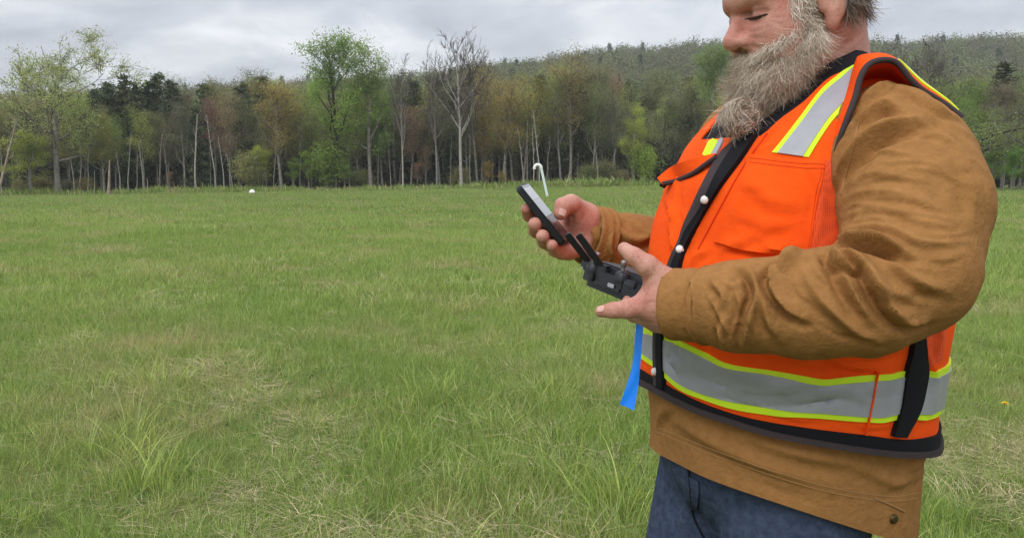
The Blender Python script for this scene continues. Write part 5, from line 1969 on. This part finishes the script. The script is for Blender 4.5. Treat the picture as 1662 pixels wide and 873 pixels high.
def build_kinds():
    for k in range(2):      # spreading oak, thin pale leaf
        r = np.random.default_rng(100 + k)
        li, ti = grow(r, 16, .72, .30, 12, .30, 1.10, .44, 4, .14, .06, (4, 4, 4), .022)
        kind('oak%d' % k, li, 'bark_grey', leaves_mesh('crown', r, ti, 17000, .27, .18, M['leaf'], clump=.9))
    for k in range(3):      # fresh leafy tree
        r = np.random.default_rng(120 + k)
        li, ti = grow(r, 15, .85, .26, 12, .28, .72, .30, 3, .16, .10, (5, 4), .02)
        kind('leafy%d' % k, li, 'bark_grey', leaves_mesh('crown', r, ti, 13000, .36, .185, M['leaf'], clump=.8))
    for k in range(4):      # budding tree, haze of small buds
        r = np.random.default_rng(140 + k)
        li, ti = grow(r, 14, .88, .17, 13, .34, .62, .26, 4, .15, .12, (4, 4, 3), .017)
        kind('bud%d' % k, li, 'bark_grey', leaves_mesh('crown', r, ti, 8000, .38, .125, M['leaf'], clump=.9))
    for k in range(3):      # bare tree
        r = np.random.default_rng(160 + k)
        li, ti = grow(r, 16, .72, .20, 13, .40, .68, .30, 4, .13, .12, (5, 4, 4), .021, lean=(-.03, .05, .02)[k])
        kind('bare%d' % k, li, 'bark_grey', None)
    for k in range(3):      # slim pale dead or leafless pole
        r = np.random.default_rng(180 + k)
        li, ti = grow(r, 9, .95, .10, 7, .45, .50, .13, 3, .22, .14, (3, 2), .014, lean=(-.012, .02, .0)[k])
        kind('pole%d' % k, li, 'bark_pale', None)
    for k in range(3):      # dark evergreen
        r = np.random.default_rng(200 + k)
        h = 14
        limbs = [(np.array([[0, 0, -.4], [0, 0, h * .5], [.1, 0, h]]), np.array([.22, .14, .02]), 0)]
        tips = []
        z = h * .10
        while z < h * .985:
            f = z / h
            L = (3.1 * (1 - f) ** .8 + .25) * r.uniform(.75, 1.15)
            for q in range(r.integers(4, 7)):
                a = r.uniform(0, 6.28)
                d = np.array([math.cos(a), math.sin(a), .25 - .35 * (1 - f)])
                pts = np.array([[0, 0, z], np.array([0, 0, z]) + d * L * .5, np.array([0, 0, z]) + d * L + [0, 0, -.18 * L]])
                limbs.append((pts, np.array([.035, .025, .012]), 2))
                for t in np.linspace(.18, 1, 7):
                    p = pts[0] * (1 - t) + pts[2] * t
                    tips.append(p)
            z += r.uniform(.32, .62)
        kind('pine%d' % k, limbs, 'bark_dark', leaves_mesh('crown', r, tips, 4200, .24, .40, M['needle'], flat=.5, asp=.45, clump=2))
    for k in range(3):      # shrub
        r = np.random.default_rng(220 + k)
        li, ti = grow(r, 4, .6, .05, 12, .08, .8, .50, 3, .2, .12, (4, 3), .012)
        kind('shrub%d' % k, li, 'bark_grey', leaves_mesh('crown', r, ti, 5000, .40, .17, M['leaf'], clump=1))
    r = np.random.default_rng(240)   # broad low-limbed tree, dark bark, light leaf
    li, ti = grow(r, 13, .42, .46, 9, .28, 1.15, .62, 4, .20, .05, (5, 4, 3), .024)
    kind('broad0', li, 'bark_dark', leaves_mesh('crown', r, ti, 9000, .45, .19, M['leaf'], clump=.9))
    r = np.random.default_rng(241)   # broken stub
    li, ti = grow(r, 3, .95, .16, 2, .5, .5, .12, 1, .10, .0, (1,), .03, lean=.2)
    kind('stub0', li, 'bark_wood', None)


build_kinds()

GREEN = (0.254, 0.376, 0.095); LIME = (0.425, 0.479, 0.118); PALE = (0.448, 0.502, 0.202); OLIVE = (0.289, 0.291, 0.134); GOLD = (0.437, 0.353, 0.118)
BROWN = (0.313, 0.234, 0.162); RUST = (0.366, 0.228, 0.140); DARK = (0.105, 0.135, 0.082); DULL = (0.242, 0.251, 0.140); SPRING = (.43, .48, .16); TAN = (0.372, 0.291, 0.185)


def plant(name, kd, px, y, py_top, col=None, label=None, cat='tree', group=None, wide=1.0, rz=0.0, bark_m=None, base_dz=0.0, lean=0.0):
    """a tree standing y metres out, in the direction of px, as tall as it has to be to reach py_top"""
    tm, lm, h0 = KIND[kd]
    x = float(at(px, 150, y)[0])
    z0 = float(gz(x, y)) + base_dz
    top = float(at(px, py_top, y)[2])
    s = max(.05, (top - z0) / h0)
    o = empty(name, (x, y, z0))
    o.scale = (s * wide, s * wide, s)
    o.rotation_euler = (0, lean, rz)
    tag(o, label, cat, group)
    t = bpy.data.objects.new('trunk', tm); COL.objects.link(t); t.parent = o
    if bark_m:
        t.material_slots[0].link = 'OBJECT'
        t.material_slots[0].material = M[bark_m]
    if lm is not None:
        c = bpy.data.objects.new('crown', lm); COL.objects.link(c); c.parent = o
        c.color = (*(col or GREEN), 1)
    return o


GROUPS = {'bud': 'budding trees of the wood behind the field', 'pine': 'evergreens of the wood behind the field'}
PLACES = [(100, 'around the big oak'), (215, 'just right of the big oak'), (305, 'left of the yellow-orange tree'), (365, 'around the yellow-orange tree'),
          (460, 'behind the two green trees'), (570, 'around the tall leafless trees'), (645, 'behind the phone'), (730, 'above the far hand'), (800, 'left of the orange vest'), (1000, 'behind the man'), (1400, 'right of the man')]
ROWN = ['in the front row', 'in the second row', 'in the back row']
TINT = {SPRING: 'yellow-green', BROWN: 'brown', TAN: 'tan', OLIVE: 'olive', RUST: 'reddish brown', DULL: 'dull green', GREEN: 'fresh green', GOLD: 'orange-yellow'}


def place_of(px):
    return next(n_ for lim, n_ in PLACES if px < lim)


tr = np.random.default_rng(33)
jit = lambda c, a=.14: tuple(float(v * tr.uniform(1 - a, 1 + a)) for v in c)

# trees one can name
plant('oak_tree', 'oak0', 68, 78, 21, PALE, 'tall spreading oak with thin pale green leaves standing alone at far left', wide=1.12, rz=.6)
plant('sapling', 'leafy1', 36, 77, 108, LIME, 'small leaning yellow-green sapling left of the big oak trunk', wide=1.9, rz=2.0)
plant('sapling', 'leafy2', 122, 80, 90, (.33, .34, .11), 'yellow-green young tree just right of the big oak', wide=1.1, rz=1.0)
plant('maple_tree', 'leafy0', 398, 80, 24, GREEN, 'tallest fresh green leafy tree left of centre', wide=.95, rz=.4, bark_m='bark_dark')
plant('maple_tree', 'leafy1', 434, 81, 35, (.27, .37, .115), 'fresh green round-topped tree right beside the tallest green one', wide=1.0, rz=1.4)
plant('bare_tree', 'bare2', 472, 79, 42, None, 'leafless pale-barked tree just right of the two green trees', wide=.6, rz=.2, bark_m='bark_pale')
plant('bare_tree', 'bare1', 512, 79, 33, None, 'leafless crooked slim tree with a bent trunk right of the green trees', wide=.6, rz=2.2, bark_m='bark_grey', lean=-.06)
plant('bare_tree', 'bare0', 541, 79, 22, None, 'tallest leafless tree with a fan of fine twigs against the sky', wide=.9, rz=.9, bark_m='bark_pale')
plant('bare_tree', 'bare1', 560, 82, 22, None, 'leafless grey tree behind and right of the tallest bare one', wide=.8, rz=2.9)
plant('yellowing_tree', 'bud1', 330, 81, 66, GOLD, 'yellow-orange budding tree left of the tallest green tree', wide=1.5, rz=.3)
plant('yellowing_tree', 'bud0', 592, 81, 62, GOLD, 'orange-olive budding tree left of the bent white pipe', wide=1.6, rz=2.3)
plant('yellowing_tree', 'bud2', 668, 83, 38, (.36, .31, .14), 'tan budding tree with lacy top right of the bent white pipe', wide=1.2, rz=.3)
plant('slim_tree', 'leafy2', 742, 80, 84, LIME, 'small yellow-green tree between brown ones left of the man', wide=1.0, rz=.8)
plant('slim_tree', 'shrub1', 756, 79, 121, (.32, .43, .10), 'low bright yellow-green bush at the field edge left of the man', 'bush', wide=.8)
plant('slim_tree', 'leafy0', 838, 88, 34, (.26, .35, .12), 'light green tree rising just behind the face of the man', wide=.8, rz=.2)
plant('broad_tree', 'broad0', 778, 84, 66, DULL, 'wide branching dull olive tree left of the orange vest', wide=.9, rz=.5)
plant('broad_tree', 'broad0', 1128, 62, 54, (.26, .315, .12), 'broad tree with dark bent limbs and light leaves behind his shoulder', wide=1.35, rz=2.6)
plant('broad_tree', 'broad0', 1215, 66, 58, (.25, .30, .12), 'broad low-limbed light green tree cut off by the right edge', wide=1.2, rz=4.4)
plant('bare_tree', 'bare1', 1052, 84, 30, None, 'leafless twiggy tree rising just above his near shoulder', wide=1.2, rz=.4, bark_m='bark_dark')
plant('bare_tree', 'bare0', 1092, 88, 31, None, 'leafless twiggy tree behind the shoulder, right of its twin', wide=1.1, rz=1.7, bark_m='bark_dark')
plant('broken_trunk', 'stub0', 126, 74, 132, None, 'leaning broken pale trunk at the field edge right of the big oak', 'dead tree', wide=.8, rz=-.2)
plant('broken_trunk', 'pole2', -6, 74, 88, None, 'pale dead limb slanting in from the left edge', 'dead tree', wide=1.6, rz=.3, bark_m='bark_wood', lean=.35)
plant('broken_trunk', 'stub0', 173, 76, 147, None, 'short pale stump standing alone right of the leaning broken trunk', 'dead tree', wide=.7, rz=2.2)
plant('broken_trunk', 'stub0', 110, 76, 140, None, 'thin broken grey stub between the big oak and the leaning trunk', 'dead tree', wide=.45, rz=1.2, bark_m='bark_grey')
for px, py, yy, lab in ((116, 74, 88, 'dark evergreen right behind the yellow-green sapling'), (131, 68, 89, 'dark pointed evergreen, first one right of the big oak'), (152, 62, 90, 'tallest pointed dark evergreen right of the big oak'), (164, 68, 88, 'dark evergreen just right of the tallest pointed one'),
                        (178, 66, 90, 'dark evergreen left of the twin pointed ones'), (190, 60, 91, 'left one of twin pointed evergreens above the brown trees'), (205, 66, 89, 'right one of twin pointed evergreens above the brown trees'), (243, 68, 90, 'lone dark evergreen above the forked pale trunk'),
                        (312, 62, 92, 'dark evergreen top behind the yellow-orange tree'), (518, 66, 91, 'dark evergreen between the tall leafless trees')):
    plant('evergreen_tree', 'pine%d' % (int(px) % 3), px, yy, py, jit(DARK), lab, 'tree', 'evergreens of the wood behind the field', wide=1.05, rz=px)
# white poles at the edge
for k, (px, py, yy) in enumerate([(2, 122, 76), (22, 124, 78), (86, 125, 77), (94, 122, 79), (102, 116, 78), (140, 112, 80), (150, 108, 79), (160, 122, 78), (167, 112, 80), (187, 108, 82), (197, 112, 80),
                                  (229, 86, 80), (252, 92, 81), (247, 118, 82), (262, 108, 79), (272, 124, 81), (282, 118, 80), (303, 120, 82), (321, 118, 81), (352, 88, 83), (443, 104, 82), (458, 98, 83),
                                  (528, 108, 80), (551, 108, 80), (613, 104, 79), (617, 96, 80), (625, 98, 80), (632, 88, 79), (640, 112, 81), (700, 118, 80), (716, 122, 81), (676, 124, 80), (1176, 118, 60)]):
    plant('bare_pole', 'pole%d' % (k % 3), px, yy, py, None, 'slim pale trunk at the field edge ' + place_of(px), 'bare trunk',
          'slim pale trunks along the field edge', wide=tr.uniform(.7, 1.25), rz=tr.uniform(0, 6.28), bark_m=('bark_pale', 'bark_grey', 'bark_pale')[k % 3])

# shrubs along the edge
for k, (px, py, c) in enumerate([(20, 148, OLIVE), (50, 145, OLIVE), (80, 148, DULL), (100, 146, OLIVE), (200, 141, RUST), (186, 146, BROWN), (290, 126, OLIVE), (308, 120, LIME), (344, 128, (.24, .38, .075)), (362, 124, (.22, .355, .075)), (384, 118, (.21, .315, .085)),
                                 (404, 130, GREEN), (424, 140, OLIVE), (490, 134, RUST), (498, 118, RUST), (540, 138, OLIVE), (572, 132, GOLD), (590, 140, GOLD), (690, 136, OLIVE), (730, 140, OLIVE), (712, 132, DULL),
                                 (1165, 124, (.22, .345, .09)), (1185, 120, (.21, .35, .085)), (1205, 128, GREEN), (1150, 134, GREEN), (1130, 130, GREEN)]):
    red = c in (RUST, BROWN)
    lab = 'reddish budding bush at the field edge' if red else ('low olive bush at the field edge' if c in (OLIVE, DULL, GOLD) else 'low fresh green bush at the field edge')
    lab = lab + ' ' + place_of(px)
    kd = ('leafy%d' if c[1] > .33 or c in (GREEN, LIME) else ('bud%d' if red or c is GOLD else 'shrub%d')) % (k % 3)
    plant('bush', kd, px, (79 if px < 1100 else 58) + tr.uniform(0, 3), py, jit(c, .08), lab, 'bush', {0: 'green bushes at the field edge', 1: 'reddish bushes at the field edge'}[int(red)] if c not in (OLIVE, DULL, GOLD) else 'olive bushes at the field edge',
          wide=tr.uniform(1.0, 1.6), rz=tr.uniform(0, 6.28))


def zone(px):
    """(foliage colours, share of evergreens, top row) seen at this place along the wood's edge"""
    if px < 110: return [SPRING, TAN, OLIVE, OLIVE, SPRING], .18, 78
    if px < 215: return [TAN, SPRING, OLIVE, OLIVE, DULL], .26, 78
    if px < 300: return [BROWN, TAN, OLIVE, DULL, SPRING], .20, 72
    if px < 365: return [GOLD, OLIVE, SPRING, DULL], .12, 72
    if px < 460: return [OLIVE, SPRING, SPRING, GREEN], .05, 74
    if px < 560: return [TAN, SPRING, DULL, OLIVE, OLIVE], .14, 70
    if px < 640: return [GOLD, OLIVE, TAN, SPRING], .08, 64
    if px < 720: return [TAN, SPRING, OLIVE, OLIVE], .10, 58
    if px < 1000: return [DULL, OLIVE, SPRING, DULL], .08, 70
    return [OLIVE, DULL, GREEN], .05, 66


for row, (y0, step, dy) in enumerate(((84, 16, 0), (91, 14, -2), (102, 13, -7))):
    px = -30.0 + row * 5
    while px < 1240:
        cols, ev, top = zone(px)
        hidden = 800 < px < 1120 and row < 2 and 880 < px < 1090
        if not hidden:
            e = tr.uniform() < ev * (1.0 if row else .55)
            c = cols[tr.integers(len(cols))]
            yy = y0 + tr.uniform(-2, 3) - (16 if px > 1090 else 0)
            tt = top + dy * .4 + tr.normal(0, 7) + (8 if row == 0 else 0) + (6 if px > 1090 else 0)
            if e:
                g = GROUPS['pine']; lab = 'dark evergreen %s %s' % (ROWN[row], place_of(px))
                plant('evergreen_tree', 'pine%d' % tr.integers(3), px, yy, tt + tr.uniform(-4, 10), jit(DARK), lab, 'tree', g, wide=tr.uniform(.9, 1.25), rz=tr.uniform(0, 6.28))
            else:
                g = GROUPS['bud']; lab = '%s budding tree %s %s' % (TINT[c], ROWN[row], place_of(px))
                plant('budding_tree', 'bud%d' % tr.integers(4), px, yy, tt, jit(c), lab, 'tree', g, wide=tr.uniform(1.0, 1.5), rz=tr.uniform(0, 6.28))
        px += step * tr.uniform(.7, 1.3)
# hemlock understory: dark, low, close behind the first trunks
for k in range(56):
    px = -20 + k * 15 + tr.uniform(-6, 6) if k < 54 else 1150 + (k - 54) * 40
    left = px < 330
    n_, lab, g = 'hemlock', 'low dark hemlock in the wood ' + place_of(px), 'low hemlocks under the trees'
    plant(n_, 'pine%d' % (k % 3), px, 93 + tr.uniform(-4, 5), (100 if left else 112) + tr.normal(0, 8), jit(DARK if left else (.16, .19, .10), .2), lab, 'tree', g, wide=tr.uniform(1.2, 1.8), rz=tr.uniform(0, 6.28))

# ------------------------------------------------------------------ the hill and its wood
HX = [-400, -160, -115, 45, 110, 260, 600]
HZ = [14, 26, 31, 47, 53, 55, 55]


def hz(x, y):
    t = np.clip((y - 125) / 295.0, 0, 1)
    back = np.clip((y - 420) / 500.0, 0, 1)
    return gz(np.clip(x, -70, 90), 90) * 0 + np.interp(x, HX, HZ) * (t * t * (3 - 2 * t)) * (1 - .2 * back) + 1.5 * np.sin(x * .03) * t


xs, ys = np.linspace(-420, 620, 70), np.linspace(118, 900, 50)
X, Y = np.meshgrid(xs, ys, indexing='ij')
Z = hz(X, Y) - .3
n, m = X.shape
i, j = np.meshgrid(np.arange(n - 1), np.arange(m - 1), indexing='ij')
a = (i * m + j).ravel()
hill = link('hill', fast_mesh('hill', np.stack([X, Y, Z], -1).reshape(-1, 3), np.stack([a, a + m, a + m + 1, a + 1], 1)),
            material('hill_floor', (.085, .075, .05), .95, color2=(.06, .06, .035), vscale=.05))
tag(hill, kind='structure')


def hill_kind(seed, pine, cols, bare=False):
    r = np.random.default_rng(seed)
    n = 950
    if pine:
        z = r.uniform(0, 1, n) ** .8
        rad = 2.6 * (1 - z) ** .8 * r.uniform(.5, 1.0, n); a = r.uniform(0, 6.283, n)
        tips = np.stack([np.cos(a) * rad, np.sin(a) * rad, 2 + z * 11], 1)
    else:
        c = r.normal(0, 1, (14, 3)) * np.array([1.9, 1.9, 1.8]) + np.array([0, 0, 7.5])
        tips = c[r.integers(0, 14, n)] + r.normal(0, .85, (n, 3))
    me = leaves_mesh('crown', r, tips, n, .25, .40 if not bare else .26, None, asp=.7)
    me.materials.clear()
    m = bpy.data.materials.new('hill_crown')
    m.use_nodes = True
    t = m.node_tree; b = t.nodes['Principled BSDF']
    b.inputs['Roughness'].default_value = .95; b.inputs['Specular IOR Level'].default_value = .05
    oi = N(t, 'ShaderNodeObjectInfo')
    rp = ramp(t, [(q / (len(cols) - 1), c) for q, c in enumerate(cols)])
    t.links.new(oi.outputs['Random'], rp.inputs['Fac'])
    t.links.new(rp.outputs['Color'], b.inputs['Base Color'])
    me.materials.append(m)
    # a plain stem
    return me


hv = [hill_kind(1, False, [(.145, .165, .075), (.175, .20, .085), (.165, .16, .09)]), hill_kind(2, False, [(.165, .16, .095), (.145, .15, .085), (.18, .175, .095)]),
      hill_kind(3, False, [(.165, .215, .08), (.15, .19, .075), (.195, .23, .09)]), hill_kind(4, True, [(.07, .09, .06), (.09, .11, .07)]),
      hill_kind(5, False, [(.20, .185, .15), (.22, .20, .16)], True)]
r = np.random.default_rng(77)
nh = 9000
hy = r.uniform(128, 470, nh); hx = (r.uniform(-.75, .75, nh)) * hy
w = r.choice(5, nh, p=[.38, .22, .27, .04, .09])
sc = r.uniform(.75, 1.25, nh)
ho = scatter('hillside_forest', np.stack([hx, hy, hz(hx, hy) - .5], 1), np.stack([r.normal(0, .05, nh), r.normal(0, .05, nh), r.uniform(0, 6.28, nh)], 1),
             np.stack([sc * 1.15, sc * 1.15, sc], 1), w, r.uniform(0, 1, nh), hv)
tag(ho, 'hazy grey-green spring forest covering the hill behind the field', kind='stuff')

# ------------------------------------------------------------------ the damp air between here and the hill
bm = bmesh.new()
bmesh.ops.create_cube(bm, size=1)
bmesh.ops.scale(bm, vec=(2600, 2600, 96), verts=bm.verts)
bmesh.ops.translate(bm, vec=(0, 1000, 44), verts=bm.verts)
me = bpy.data.meshes.new('haze'); bm.to_mesh(me); bm.free()
mh = bpy.data.materials.new('damp_air'); mh.use_nodes = True
for n_ in list(mh.node_tree.nodes):
    mh.node_tree.nodes.remove(n_)
_o = N(mh.node_tree, 'ShaderNodeOutputMaterial')
_v = N(mh.node_tree, 'ShaderNodeVolumePrincipled', ins={'Color': (.93, .95, 1.0, 1), 'Density': .00042, 'Anisotropy': 0.1})
mh.node_tree.links.new(_v.outputs[0], _o.inputs['Volume'])
haze = link('haze', me, mh, None, False)
tag(haze, 'pale damp air softening the far wood and the hill', kind='stuff')

# where several trees still share a description, say which one by its order from the left
_by = {}
for o in SC.objects:
    if o.parent is None and o.get('group') and o.get('label'):
        _by.setdefault(o['label'], []).append(o)
_ord = ['first', 'second', 'third', 'fourth', 'fifth', 'sixth', 'seventh', 'eighth', 'ninth', 'tenth']
for lab, obs in _by.items():
    if len(obs) < 2:
        continue
    obs.sort(key=lambda o: o.location.x / max(o.location.y, .1))
    for k, o in enumerate(obs):
        w_ = {2: ('left one', 'right one'), 3: ('left one', 'middle one', 'right one')}.get(len(obs))
        suf = w_[k] if w_ else (_ord[k] + ' from left' if k < 10 else 'far right')
        if len((lab + ', ' + suf).split()) <= 16:
            o['label'] = lab + ', ' + suf
